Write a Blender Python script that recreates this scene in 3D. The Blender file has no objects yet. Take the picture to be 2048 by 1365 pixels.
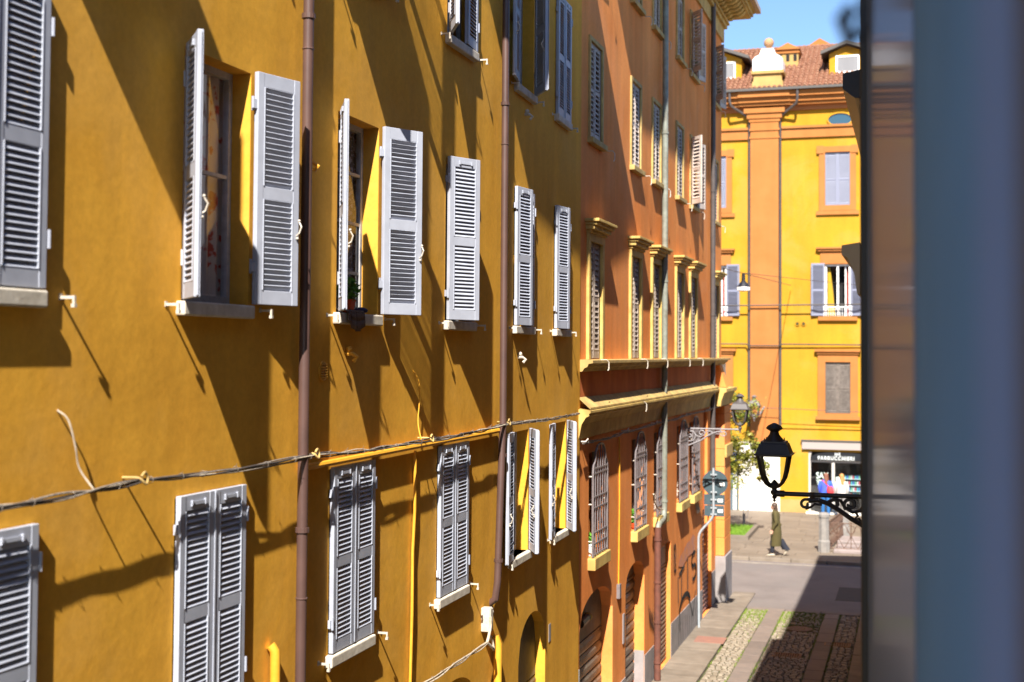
import bpy, math, random
from mathutils import Vector, Matrix
random.seed(7)
rnd = random.random
def ru(a, b): return a + (b - a) * random.random()
V = Vector
H = 6.6                      # eye height above the street
scene = bpy.context.scene
COL = scene.collection

# ------------------------------------------------------------------ camera, sky, sun, exposure
LENS_PX = 2630.0             # focal length in pixels of a 2048 px wide frame
YAW, PITCH, ROLL = math.radians(17.002), math.radians(2.0), math.radians(0.4)
cam_d = bpy.data.cameras.new('camera'); cam = bpy.data.objects.new('camera', cam_d); COL.objects.link(cam)
scene.camera = cam
_w = V((-math.sin(YAW) * math.cos(PITCH), math.cos(YAW) * math.cos(PITCH), math.sin(PITCH)))
_r = V((math.cos(YAW), math.sin(YAW), 0)); _u = _r.cross(_w)
r_ = _r * math.cos(ROLL) + _u * math.sin(ROLL); u_ = -_r * math.sin(ROLL) + _u * math.cos(ROLL)
cam.matrix_world = Matrix(((r_.x, u_.x, -_w.x, 0), (r_.y, u_.y, -_w.y, 0), (r_.z, u_.z, -_w.z, H), (0, 0, 0, 1)))
cam_d.sensor_width = 36; cam_d.sensor_fit = 'HORIZONTAL'
cam_d.lens = 36 * LENS_PX / 2048
cam_d.shift_y = -(682.5 - 613.54) / 2048
cam_d.clip_start = 0.05; cam_d.clip_end = 2000
cam_d.dof.use_dof = True; cam_d.dof.focus_distance = 15.0; cam_d.dof.aperture_fstop = 1.55

SUN = V((-0.2, 1.0, -1.08)).normalized()
world = bpy.data.worlds.new('World'); scene.world = world; world.use_nodes = True
wn = world.node_tree.nodes; wl = world.node_tree.links
sky = wn.new('ShaderNodeTexSky'); sky.sky_type = 'NISHITA'; sky.sun_disc = False
sky.sun_elevation = math.atan2(1.08, math.hypot(.2, 1)); sky.sun_rotation = math.atan2(.2, -1)
sky.air_density = 1.0; sky.dust_density = 0.2; sky.ozone_density = 6.0
wl.new(sky.outputs[0], wn['Background'].inputs[0]); wn['Background'].inputs[1].default_value = 0.076
sun_d = bpy.data.lights.new('sun', 'SUN'); sun_d.energy = 5.0; sun_d.angle = math.radians(0.53); sun_d.color = (1.0, .94, .84)
sun = bpy.data.objects.new('sun', sun_d); COL.objects.link(sun)
sun.rotation_euler = SUN.to_track_quat('-Z', 'Y').to_euler(); sun.location = (3, -15, 40)
scene.view_settings.view_transform = 'Standard'; scene.view_settings.look = 'None'
scene.view_settings.gamma = 1; scene.view_settings.use_curve_mapping = False
scene.view_settings.exposure = 1.5

# ------------------------------------------------------------------ materials
def srgb(h):
    h = h.lstrip('#'); c = [int(h[i:i+2], 16) / 255 for i in (0, 2, 4)]
    return tuple(((x + .055) / 1.055) ** 2.4 if x > .04045 else x / 12.92 for x in c) + (1,)
MATS = {}
def mat(name, col, rough=.6, col2=None, scale=4., detail=6., bump=0., bscale=None, bdist=.01, metal=0., spec=.4, rand=0., streak=0., emit=0., fine=0., patch=None, pits=0.):
    """procedural surface: base colour mixed with a second tone by noise, optional vertical streaks, random tone per object, bump"""
    if name in MATS: return MATS[name]
    m = bpy.data.materials.new(name); m.use_nodes = True; MATS[name] = m
    n = m.node_tree.nodes; l = m.node_tree.links; b = n['Principled BSDF']
    col = tuple(col[:3]) + (1,)
    b.inputs['Roughness'].default_value = rough; b.inputs['Metallic'].default_value = metal
    b.inputs['Specular IOR Level'].default_value = spec
    geo = n.new('ShaderNodeNewGeometry'); out = None
    rgb = n.new('ShaderNodeRGB'); rgb.outputs[0].default_value = col; out = rgb.outputs[0]
    if col2 is not None:
        nz = n.new('ShaderNodeTexNoise'); nz.inputs['Scale'].default_value = scale; nz.inputs['Detail'].default_value = detail
        nz.inputs['Roughness'].default_value = .6
        l.new(geo.outputs['Position'], nz.inputs['Vector'])
        rp = n.new('ShaderNodeValToRGB'); rp.color_ramp.elements[0].position = .35; rp.color_ramp.elements[1].position = .68
        l.new(nz.outputs[0], rp.inputs[0])
        mx = n.new('ShaderNodeMix'); mx.data_type = 'RGBA'
        l.new(rp.outputs[0], mx.inputs[0]); l.new(out, mx.inputs[6]); mx.inputs[7].default_value = tuple(col2[:3]) + (1,)
        out = mx.outputs[2]
    if patch is not None:                                    # large faded or re-plastered areas with soft ragged edges
        np_ = n.new('ShaderNodeTexNoise'); np_.inputs['Scale'].default_value = .55; np_.inputs['Detail'].default_value = 9; np_.inputs['Roughness'].default_value = .62; np_.inputs['Distortion'].default_value = .4
        l.new(geo.outputs['Position'], np_.inputs['Vector'])
        rr = n.new('ShaderNodeValToRGB'); rr.color_ramp.elements[0].position = .5; rr.color_ramp.elements[1].position = .62; rr.color_ramp.elements[1].color = (.75, .75, .75, 1)
        l.new(np_.outputs[0], rr.inputs[0]); m0 = n.new('ShaderNodeMix'); m0.data_type = 'RGBA'; l.new(rr.outputs[0], m0.inputs[0]); l.new(out, m0.inputs[6]); m0.inputs[7].default_value = tuple(patch[:3]) + (1,); out = m0.outputs[2]
        nk = n.new('ShaderNodeTexNoise'); nk.inputs['Scale'].default_value = 16; nk.inputs['Detail'].default_value = 8; nk.inputs['Roughness'].default_value = .75
        l.new(geo.outputs['Position'], nk.inputs['Vector']); mk = n.new('ShaderNodeMapRange'); mk.inputs[1].default_value = .3; mk.inputs[2].default_value = .7; mk.inputs[3].default_value = .88; mk.inputs[4].default_value = 1.08; l.new(nk.outputs[0], mk.inputs[0])
        m9 = n.new('ShaderNodeMix'); m9.data_type = 'RGBA'; m9.blend_type = 'MULTIPLY'; m9.inputs[0].default_value = 1; l.new(out, m9.inputs[6]); l.new(mk.outputs[0], m9.inputs[7]); out = m9.outputs[2]
    if streak:
        mp = n.new('ShaderNodeMapping'); mp.inputs['Scale'].default_value = (2.6, 2.6, .28)
        l.new(geo.outputs['Position'], mp.inputs['Vector'])
        n2 = n.new('ShaderNodeTexNoise'); n2.inputs['Scale'].default_value = 1.; n2.inputs['Detail'].default_value = 5
        l.new(mp.outputs[0], n2.inputs['Vector'])
        mr = n.new('ShaderNodeMapRange'); mr.inputs[1].default_value = .3; mr.inputs[2].default_value = .75
        mr.inputs[3].default_value = 1; mr.inputs[4].default_value = 1 - streak
        l.new(n2.outputs[0], mr.inputs[0])
        m2 = n.new('ShaderNodeMix'); m2.data_type = 'RGBA'; m2.blend_type = 'MULTIPLY'; m2.inputs[0].default_value = 1
        l.new(out, m2.inputs[6]); l.new(mr.outputs[0], m2.inputs[7]); out = m2.outputs[2]
    if rand:
        oi = n.new('ShaderNodeObjectInfo'); mr = n.new('ShaderNodeMapRange')
        mr.inputs[3].default_value = 1 - rand; mr.inputs[4].default_value = 1 + rand
        l.new(oi.outputs['Random'], mr.inputs[0])
        m3 = n.new('ShaderNodeMix'); m3.data_type = 'RGBA'; m3.blend_type = 'MULTIPLY'; m3.inputs[0].default_value = 1
        l.new(out, m3.inputs[6]); l.new(mr.outputs[0], m3.inputs[7]); out = m3.outputs[2]
    l.new(out, b.inputs['Base Color'])
    if bump:
        nb = n.new('ShaderNodeTexNoise'); nb.inputs['Scale'].default_value = bscale or scale; nb.inputs['Detail'].default_value = 4
        nb.inputs['Roughness'].default_value = .55
        l.new(geo.outputs['Position'], nb.inputs['Vector'])
        hsrc = nb.outputs[0]
        if fine:
            nf = n.new('ShaderNodeTexNoise'); nf.inputs['Scale'].default_value = 45; nf.inputs['Detail'].default_value = 3
            l.new(geo.outputs['Position'], nf.inputs['Vector'])
            ma = n.new('ShaderNodeMath'); ma.operation = 'MULTIPLY_ADD'; ma.inputs[1].default_value = fine
            l.new(nf.outputs[0], ma.inputs[0]); l.new(nb.outputs[0], ma.inputs[2]); hsrc = ma.outputs[0]
        bp = n.new('ShaderNodeBump'); bp.inputs['Strength'].default_value = bump; bp.inputs['Distance'].default_value = bdist
        l.new(hsrc, bp.inputs['Height']); l.new(bp.outputs[0], b.inputs['Normal'])
    return m
def glass_mat(name, tint=(.6, .65, .7), base=.06):
    if name in MATS: return MATS[name]
    m = bpy.data.materials.new(name); m.use_nodes = True; MATS[name] = m
    n = m.node_tree.nodes; l = m.node_tree.links; n.remove(n['Principled BSDF'])
    t = n.new('ShaderNodeBsdfTransparent'); t.inputs[0].default_value = tint + (1,)
    g = n.new('ShaderNodeBsdfGlossy'); g.inputs['Roughness'].default_value = .02
    fr = n.new('ShaderNodeFresnel'); fr.inputs[0].default_value = 1.5
    gb = n.new('ShaderNodeNewGeometry'); sb_ = n.new('ShaderNodeMath'); sb_.operation = 'SUBTRACT'; sb_.inputs[0].default_value = 1; l.new(gb.outputs['Backfacing'], sb_.inputs[1])
    mu = n.new('ShaderNodeMath'); mu.operation = 'MULTIPLY'; l.new(fr.outputs[0], mu.inputs[0]); l.new(sb_.outputs[0], mu.inputs[1])
    mx = n.new('ShaderNodeMixShader'); l.new(mu.outputs[0], mx.inputs[0]); l.new(t.outputs[0], mx.inputs[1]); l.new(g.outputs[0], mx.inputs[2])
    l.new(mx.outputs[0], n['Material Output'].inputs[0]); return m
def voronoi_print(name, base, spot, scale, thr, rough=.9):
    m = bpy.data.materials.new(name); m.use_nodes = True; MATS[name] = m
    n = m.node_tree.nodes; l = m.node_tree.links; b = n['Principled BSDF']; b.inputs['Roughness'].default_value = rough
    g = n.new('ShaderNodeNewGeometry'); v = n.new('ShaderNodeTexNoise'); v.inputs['Scale'].default_value = scale; v.inputs['Detail'].default_value = 4
    l.new(g.outputs['Position'], v.inputs['Vector'])
    r = n.new('ShaderNodeValToRGB'); r.color_ramp.elements[0].position = thr; r.color_ramp.elements[1].position = thr + .06
    r.color_ramp.elements[0].color = base; r.color_ramp.elements[1].color = spot
    l.new(v.outputs[0], r.inputs[0]); l.new(r.outputs[0], b.inputs['Base Color']); return m

M_YEL = mat('ochre_plaster', (.77, .395, .045), .85, (.66, .32, .034), 1.1, patch=(.71, .375, .065), bump=.5, bscale=2.0, bdist=.013, fine=.05, streak=.17, spec=.15)
M_ORG = mat('orange_plaster', (.84, .31, .085), .85, (.74, .235, .055), .8, patch=(.78, .295, .10), bump=.4, bscale=3., bdist=.006, fine=.04, streak=.22, spec=.15)
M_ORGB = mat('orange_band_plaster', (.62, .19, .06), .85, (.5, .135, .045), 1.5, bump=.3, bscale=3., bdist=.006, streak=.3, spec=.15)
M_FYEL = mat('bright_yellow_plaster', (.46, .245, .018), .85, (.42, .21, .016), .6, patch=(.44, .25, .04), streak=.15, bump=.2, bscale=5, bdist=.005, spec=.15)
M_FORG = mat('salmon_plaster', (.39, .155, .045), .85, (.36, .135, .036), 1.2, streak=.12, spec=.15)
M_FSTONE = mat('cream_render', (.42, .27, .10), .85, (.36, .22, .07), 1.5, streak=.15, spec=.2)
M_TRIM = mat('yellow_trim', (.66, .46, .14), .75, (.46, .29, .08), 4, detail=9, streak=.4, bump=.2, bscale=10, bdist=.004)
M_TRIMD = mat('weathered_trim', (.55, .38, .13), .8, (.36, .24, .09), 4, streak=.35, bump=.25, bscale=12, bdist=.004)
M_SHUT = mat('grey_shutter_paint', (.40, .425, .505), .5, (.34, .36, .43), 5, detail=9, rand=.08, streak=.14, spec=.5)
M_SHUTW = mat('weathered_shutter_wood', (.46, .39, .34), .7, (.30, .225, .17), 9, rand=.2, streak=.3)
M_SHUTL = mat('lilac_grey_shutter_paint', (.54, .47, .42), .65, (.42, .35, .31), 6, rand=.1, streak=.2)
M_SHUTFW = mat('bare_grey_shutter_wood', (.17, .14, .12), .8, (.10, .08, .065), 9, streak=.4)
M_SHUTF = mat('pale_blue_shutter_paint', (.19, .20, .265), .55, rand=.04)
M_STONE = mat('sill_stone', (.58, .53, .45), .8, (.42, .37, .30), 9, bump=.35, bscale=22, bdist=.006, rand=.05)
M_WHITEI = mat('white_painted_iron', (.52, .47, .40), .5, (.4, .35, .29), 30)
M_PIPE = mat('brown_painted_pipe', (.10, .055, .046), .42, (.075, .042, .036), 3, streak=.2, spec=.5)
M_PIPEG = mat('copper_patina_pipe', (.24, .26, .22), .5, (.15, .14, .11), 5, streak=.3, spec=.5)
M_PIPER = mat('rusty_cast_iron', (.14, .05, .033), .7, (.09, .035, .025), 8, bump=.2, bscale=30, bdist=.003)
M_PIPEGY = mat('grey_zinc_pipe', (.085, .07, .065), .5, (.06, .05, .048), 6)
M_CABLE = mat('cable_grey', (.26, .22, .18), .7, (.10, .085, .075), 25)
M_CABLEW = mat('cable_pale', (.48, .41, .32), .65, (.33, .27, .2), 25)
M_CABLED = mat('cable_dark', (.06, .05, .045), .6)
M_YPIPE = mat('ochre_painted_conduit', (.66, .33, .03), .5, (.58, .27, .02), 10)
M_DARKIN = mat('painted_interior_dark', (.012, .011, .012), .9)  # near-black colour painted in for the unlit depth behind openings
M_FRAMEW = mat('old_white_window_wood', (.5, .5, .52), .6, (.36, .35, .35), 14, streak=.3)
M_FRAMEG = mat('grey_green_window_wood', (.3, .32, .25), .6)
M_CURT = voronoi_print('floral_curtain', (.62, .52, .46, 1), (.5, .07, .05, 1), 9, .56)
M_LACE = voronoi_print('lace_curtain', (.10, .10, .13, 1), (.34, .34, .42, 1), 26, .5)
M_CURTY = mat('yellow_curtain', (.55, .33, .02), .8)
M_GLASS = glass_mat('window_glass', (.93, .94, .95))
M_BLACK = mat('black_cast_iron', (.012, .012, .016), .45, (.018, .017, .02), 20, spec=.5)
M_IRONG = mat('grey_painted_iron', (.17, .15, .155), .5, (.13, .11, .115), 25)
M_IRONLG = mat('silver_painted_iron', (.22, .205, .215), .45)
M_ZINC = mat('galvanised_steel', (.42, .46, .5), .4, (.34, .38, .42), 12, metal=.3)
M_SIGNB = mat('sign_back_grey', (.055, .085, .1), .45, (.045, .07, .085), 10)
M_WHITE = mat('white_paint', (.78, .77, .75), .5)
M_MARBLE = mat('white_travertine', (.80, .76, .68), .5, (.74, .68, .58), 3, rand=.03)
M_TILE = mat('clay_roof_tile', (.17, .06, .035), .85, (.30, .165, .095), 9, detail=8, rand=0)
M_SLATE = mat('grey_fascia', (.075, .068, .062), .6)
M_ASPH = mat('asphalt', (.165, .138, .128), .85, (.125, .105, .098), .9, patch=(.14, .122, .115), bump=.3, bscale=60, bdist=.004)
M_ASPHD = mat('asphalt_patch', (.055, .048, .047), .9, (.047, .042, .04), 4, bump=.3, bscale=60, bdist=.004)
M_SLAB = mat('pavement_slab', (.19, .155, .122), .75, (.135, .108, .083), 2.5, bump=.2, bscale=30, bdist=.004, rand=.12)
M_SLABP = mat('pink_granite_slab', (.16, .125, .105), .75, (.13, .105, .092), 5, bump=.2, bscale=40, bdist=.004, rand=.16)
M_COB = mat('cobble', (.24, .198, .145), .6, (.12, .097, .072), 9, bump=.3, bscale=40, bdist=.005)
M_EARTH = mat('joint_earth', (.06, .055, .03), .95, (.08, .1, .02), 5)
M_PLAZA = mat('plaza_stone', (.17, .135, .102), .75, (.135, .105, .078), 1.8, rand=.1, bump=.15, bscale=20, bdist=.004)
M_GREYD = mat('grey_dado', (.30, .27, .27), .8, (.22, .2, .2), 3, bump=.3, bscale=9, bdist=.006, streak=.3)
M_METSH = mat('rolling_shutter_steel', (.17, .14, .11), .5, (.10, .075, .055), 5, metal=.3, rand=.15)
M_METSHR = mat('rusty_red_rolling_shutter', (.30, .14, .10), .5, (.2, .1, .08), 5, metal=.2, rand=.15)
M_PANELG = mat('grey_metal_panel', (.16, .145, .13), .55, (.10, .09, .08), 6, streak=.3)
M_GRASS = mat('grass_blade', (.10, .2, .012), .7, (.17, .3, .02), 3)
M_MOSS = mat('moss_tuft', (.11, .17, .015), .8, (.18, .24, .03), 6)
M_LEAF = mat('tree_leaf', (.10, .15, .02), .5, (.26, .2, .02), 1.4)
M_LEAFG = mat('pot_leaf', (.06, .2, .012), .5, (.12, .3, .03), 40)
M_LEAFD = mat('dark_leaf', (.025, .07, .015), .5, (.05, .12, .02), 30)
M_BARK = mat('bark', (.12, .09, .065), .9, (.08, .06, .045), 9, bump=.5, bscale=25, bdist=.01)
M_POT = mat('terracotta_pot', (.62, .07, .015), .55)
M_GRAF = mat('graffiti_black', (.03, .028, .028), .6)
M_GRAFP = mat('graffiti_pink', (.45, .2, .16), .8, (.6, .22, .06), 6)

# ------------------------------------------------------------------ mesh tools
class MB:
    def __init__(s): s.v = []; s.f = []
    def add(s, vs, fs):
        o = len(s.v); s.v += [V(p) for p in vs]; s.f += [tuple(i + o for i in f) for f in fs]; return s
    def quad(s, a, b, c, d): return s.add([a, b, c, d], [(0, 1, 2, 3)])
    def obox(s, c, ax, ay, az):
        """box: centre and three half-axis vectors"""
        c, ax, ay, az = V(c), V(ax), V(ay), V(az)
        vs = [c + ax*i + ay*j + az*k for k in (-1, 1) for j in (-1, 1) for i in (-1, 1)]
        fs = [(0, 2, 3, 1), (4, 5, 7, 6), (0, 1, 5, 4), (2, 6, 7, 3), (0, 4, 6, 2), (1, 3, 7, 5)]
        if ax.cross(ay).dot(az) < 0: fs = [f[::-1] for f in fs]
        return s.add(vs, fs)
    def box(s, x0, x1, y0, y1, z0, z1):
        return s.obox(((x0+x1)/2, (y0+y1)/2, (z0+z1)/2), ((x1-x0)/2, 0, 0), (0, (y1-y0)/2, 0), (0, 0, (z1-z0)/2))
    def prism(s, poly, ext):
        n = len(poly); poly = [V(p) for p in poly]; e = V(ext)
        return s.add(poly + [p + e for p in poly], [tuple(range(n))[::-1], tuple(range(n, 2*n))] + [(i, (i+1) % n, n + (i+1) % n, n + i) for i in range(n)])
    def tube(s, path, r, n=8, cap=True, flat=None):
        path = [V(p) for p in path]; k = len(path)
        rs = r if isinstance(r, (list, tuple)) else [r] * k
        t = [(path[min(i+1, k-1)] - path[max(i-1, 0)]).normalized() for i in range(k)]
        ref = V((0, 0, 1)) if abs(t[0].z) < .9 else V((1, 0, 0))
        a = t[0].cross(ref).normalized(); rings = []
        for i in range(k):
            a = (a - t[i] * a.dot(t[i])).normalized(); b = t[i].cross(a)
            rings.append([path[i] + (a * math.cos(q) + b * math.sin(q)) * rs[i] for q in [2*math.pi*j/n for j in range(n)]])
        vs = [p for rg in rings for p in rg]
        fs = [(i*n+j, i*n+(j+1) % n, (i+1)*n+(j+1) % n, (i+1)*n+j) for i in range(k-1) for j in range(n)]
        if cap: fs += [tuple(range(n))[::-1], tuple(range((k-1)*n, k*n))]
        return s.add(vs, fs)
    def lathe(s, prof, c, n=16, rot=0., sq=False):
        c = V(c); vs = []; k = len(prof)
        for r, z in prof:
            for j in range(n):
                q = 2*math.pi*j/n + rot; vs.append(c + V((r*math.cos(q), r*math.sin(q), z)))
        fs = [(i*n+j, i*n+(j+1) % n, (i+1)*n+(j+1) % n, (i+1)*n+j) for i in range(k-1) for j in range(n)]
        fs += [tuple(range(n))[::-1], tuple(range((k-1)*n, k*n))]
        return s.add(vs, fs)
    def loft(s, rings, cap=True):
        n = len(rings[0]); vs = [p for r in rings for p in r]; k = len(rings)
        fs = [(i*n+j, i*n+(j+1) % n, (i+1)*n+(j+1) % n, (i+1)*n+j) for i in range(k-1) for j in range(n)]
        if cap: fs += [tuple(range(n))[::-1], tuple(range((k-1)*n, k*n))]
        return s.add(vs, fs)
    def sphere(s, c, rx, ry=None, rz=None, n=12, m=8):
        ry = ry or rx; rz = rz or rx; c = V(c)
        rings = []
        for i in range(m+1):
            a = math.pi * (i + .0) / m; a = min(max(a, .05), math.pi - .05)
            rings.append([c + V((rx*math.sin(a)*math.cos(2*math.pi*j/n), ry*math.sin(a)*math.sin(2*math.pi*j/n), -rz*math.cos(a))) for j in range(n)])
        return s.loft(rings)
def cr(pts, n=6):
    """Catmull-Rom resampling of a path"""
    P = [V(p) for p in pts]; P = [P[0]*2 - P[1]] + P + [P[-1]*2 - P[-2]]; out = []
    for i in range(1, len(P)-2):
        for k in range(n):
            t = k / n; a, b, c, d = P[i-1], P[i], P[i+1], P[i+2]
            out.append((b*2 + (c-a)*t + (a*2 - b*5 + c*4 - d)*t*t + (b*3 - a - c*3 + d)*t*t*t) * .5)
    return out + [P[-2]]
def put(name, data, parent=None, label=None, cat=None, group=None, kind=None):
    o = bpy.data.objects.new(name, data); COL.objects.link(o)
    if parent is not None: o.parent = parent; o.matrix_parent_inverse = WINV(parent)
    tag(o, label, cat, group, kind); return o
def WM(o):
    m = o.matrix_basis.copy()
    if o.parent is not None: m = WM(o.parent) @ o.matrix_parent_inverse @ m
    return m
def WINV(p): return WM(p).inverted()
def tag(o, label=None, cat=None, group=None, kind=None):
    if label: o['label'] = label
    if cat: o['category'] = cat
    if group: o['group'] = group
    if kind: o['kind'] = kind
    return o
def mesh(name, mb, m, smooth=False):
    me = bpy.data.meshes.new(name); me.from_pydata([tuple(p) for p in mb.v], [], mb.f)
    me.materials.append(m)
    if smooth:
        me.polygons.foreach_set('use_smooth', [True] * len(me.polygons))
        me.set_sharp_from_angle(angle=math.radians(40))
    return me
def obj(name, mb, m, parent=None, smooth=False, bevel=0, **k):
    lo = V([min(p[i] for p in mb.v) for i in range(3)]); hi = V([max(p[i] for p in mb.v) for i in range(3)])
    c = (lo + hi) / 2; c.z = lo.z
    mb.v = [p - c for p in mb.v]
    o = put(name, mesh(name, mb, m, smooth), None, **k); o.location = c
    if parent is not None: o.parent = parent; o.matrix_parent_inverse = WINV(parent)
    if bevel:
        b = o.modifiers.new('bevel', 'BEVEL'); b.width = bevel; b.segments = 2; b.limit_method = 'ANGLE'; b.angle_limit = math.radians(50)
    return o
def empty(name, loc, label, cat, group=None):
    o = put(name, None, None, label, cat, group); o.location = loc; o.empty_display_size = .2; return o
def struct(name, mb, m, parent=None, **k):
    o = obj(name, mb, m, parent, **k)
    if parent is None: o['kind'] = 'structure'
    return o

# ------------------------------------------------------------------ facades
class Fac:
    """a facade: foot points a -> b (x, y), s runs along it, z is measured from eye height, d outward"""
    def __init__(q, a, b):
        q.a = V((a[0], a[1], 0)); b = V((b[0], b[1], 0)); q.L = (b - q.a).length; q.s = (b - q.a) / q.L; q.n = V((q.s.y, -q.s.x, 0))
    def p(q, s, z, d=0.): return q.a + q.s * s + q.n * d + V((0, 0, z + H))
    def box(q, mb, s0, s1, z0, z1, d0, d1):
        return mb.obox(q.p((s0+s1)/2, (z0+z1)/2, (d0+d1)/2), q.s*(s1-s0)/2, q.n*(d1-d0)/2, V((0, 0, (z1-z0)/2)))
    def wall(q, mb, s0, s1, z0, z1, holes, depth=.2, ex=0.):
        """wall sheet with rectangular or arched openings (a, b, low, high, arch rise), each with its reveal"""
        S = sorted({s0, s1} | {h[0] for h in holes} | {h[1] for h in holes}); Z = sorted({z0, z1} | {h[2] for h in holes} | {h[3] for h in holes})
        S = [x for x in S if s0 <= x <= s1]; Z = [x for x in Z if z0 <= x <= z1]
        for i in range(len(S)-1):
            for j in range(len(Z)-1):
                cs, cz = (S[i]+S[i+1])/2, (Z[j]+Z[j+1])/2
                if any(h[0] < cs < h[1] and h[2] < cz < h[3] for h in holes): continue
                mb.quad(q.p(S[i], Z[j]), q.p(S[i+1], Z[j]), q.p(S[i+1], Z[j+1]), q.p(S[i], Z[j+1]))
        for h in holes:
            a, b, lo, hi = h[:4]; rise = h[4] if len(h) > 4 else 0; dp = h[5] if len(h) > 5 else depth
            if rise:
                n = 14; pts = []
                for i in range(n+1):
                    t = i / n; pts.append((a + (b-a)*t, hi - rise + rise * math.sqrt(max(0, 1 - (2*t-1)**2)) ** .9))
                for i in range(n):
                    (sa, za), (sb, zb) = pts[i], pts[i+1]
                    mb.quad(q.p(sa, za), q.p(sb, zb), q.p(sb, hi), q.p(sa, hi))
                    mb.quad(q.p(sa, za), q.p(sa, za, -dp), q.p(sb, zb, -dp), q.p(sb, zb))
                hj = hi - rise
            else:
                hj = hi; mb.quad(q.p(a, hi), q.p(a, hi, -dp), q.p(b, hi, -dp), q.p(b, hi))
            mb.quad(q.p(a, lo), q.p(a, lo, -dp), q.p(a, hj, -dp), q.p(a, hj))
            mb.quad(q.p(b, lo), q.p(b, hj), q.p(b, hj, -dp), q.p(b, lo, -dp))
            mb.quad(q.p(a, lo), q.p(b, lo), q.p(b, lo, -dp), q.p(a, lo, -dp))
K = [(-4.90, 2.0), (-4.90, 4.0), (-4.84, 9.7), (-4.88, 15.5), (-5.03, 20.13)]
A = Fac(K[1], K[2]); B = Fac(K[2], K[3]); C = Fac(K[3], K[4]); O = Fac((-5.06, 20.15), (-5.06, 36.2))

# ------------------------------------------------------------------ ground
mb = MB(); mb.quad((-300, -300, -.12), (300, -300, -.12), (300, 300, -.12), (-300, 300, -.12))
struct('ground', mb, M_PLAZA)
mb = MB(); mb.box(-5.6, .4, -8, 34.9, -.10, -.035); lane = struct('lane', mb, M_EARTH)
mb = MB(); mb.box(-60, 40, 34.9, 42.7, -.10, 0.0); road = struct('road', mb, M_ASPH)
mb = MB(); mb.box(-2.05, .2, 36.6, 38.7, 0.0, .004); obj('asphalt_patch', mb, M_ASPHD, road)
mb = MB(); mb.box(-60, 40, 42.2, 42.42, 0.0, .004); obj('edge_line', mb, mat('faded_white_line', (.26, .22, .18), .8, (.16, .14, .12), 3), road)
# slab rows of the lane
def slabs(parent, x0, x1, y0, y1, step, m, z0, z1, name='slab', jit=.25, gap=.008, rand=True):
    y = y0
    while y < y1 - .05:
        L = min(step * ru(1-jit, 1+jit), y1 - y)
        if y1 - y - L < .2: L = y1 - y
        b = MB(); e = ru(-.004, .004); b.box(x0 + gap, x1 - gap, y + gap, y + L - gap, z0, z1 + e); obj(name, b, m, parent, bevel=.006)
        y += L
mb = MB(); mb.box(-5.06, -4.19, -8, 24, -.03, .03); pave_l = struct('pavement', mb, M_SLAB)
slabs(pave_l, -5.055, -4.19, 24, 36.6, .75, M_SLAB, -.03, .04)
slabs(pave_l, -4.8, -4.2, 36.6, 36.9, .3, M_SLAB, -.03, .03)
mb = MB(); mb.box(-1.31, -.38, -8, 24, -.03, .05); pave_r = struct('pavement', mb, M_SLAB)
slabs(pave_r, -1.31, -.4, 24, 34.9, .8, M_SLAB, -.03, .07)
slabs(lane, -3.64, -3.23, 22, 34.6, .95, M_SLABP, -.05, .006)
slabs(lane, -2.20, -1.81, 22, 34.6, .85, M_SLABP, -.05, .006)
for x0, x1 in ((-4.17, -3.2), (-3.2, -2.3), (-2.3, -1.32)):
    b = MB(); b.box(x0 + .01, x1 - .01, 34.6, 34.88, -.05, .012); obj('kerbstone', b, M_SLABP, lane, bevel=.01)
cob = MB()
for (x0, x1) in ((-4.18, -3.645), (-3.225, -2.205), (-1.805, -1.315)):
    y = 21.0
    while y < 34.55:
        d = ru(.11, .14); x = x0 + ru(0, .03)
        while x < x1 - .04:
            w = min(ru(.11, .17), x1 - x)
            if w > .04:
                inside = any(a < x + w/2 < b_ and c_ < y + d/2 < d_ for a, b_, c_, d_ in ((-3.02, -2.36, 29.35, 29.85), (-2.0, -1.38, 30.85, 31.3), (-3.0, -2.3, 32.2, 32.9)))
                if not inside:
                    h = ru(-.006, .012); g = .011; k = .016
                    q = [(x+g, y+g), (x+w-g, y+g), (x+w-g, y+d-g), (x+g, y+d-g)]
                    t = [(x+g+k, y+g+k), (x+w-g-k, y+g+k), (x+w-g-k, y+d-g-k), (x+g+k, y+d-g-k)]
                    tx, ty = ru(-.006, .006), ru(-.006, .006)
                    cob.add([(a, b, -.04) for a, b in q] + [(a + ru(-.004, .004), b + ru(-.004, .004), -.012 + h) for a, b in q] + [(a, b, h + .004 + tx*(1 if i in (1, 2) else -1) + ty*(1 if i > 1 else -1)) for i, (a, b) in enumerate(t)],
                            [(0, 1, 5, 4), (1, 2, 6, 5), (2, 3, 7, 6), (3, 0, 4, 7), (4, 5, 9, 8), (5, 6, 10, 9), (6, 7, 11, 10), (7, 4, 8, 11), (8, 9, 10, 11)])
            x += w
        y += d
o = obj('cobblestones', cob, M_COB, lane); o['kind'] = 'stuff'
tuft = MB()
def blade(mb, x, y, z, h, w):
    a = ru(0, 6.28); dx, dy = math.cos(a) * w, math.sin(a) * w; lx, ly = ru(-.6, .6) * h, ru(-.6, .6) * h
    mb.add([(x-dx, y-dy, z), (x+dx, y+dy, z), (x+lx, y+ly, z+h)], [(0, 1, 2)])
for xe in (-4.185, -3.645, -3.225, -2.205, -1.805, -1.315):
    for i in range(900):
        y = 34.6 - (rnd() ** 1.3) * 11
        if math.sin(y*3.1 + xe*7) + math.sin(y*1.3 + xe*3) > -.2: blade(tuft, xe + ru(-.035, .035), y, -.01, ru(.015, .05), .007)
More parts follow.
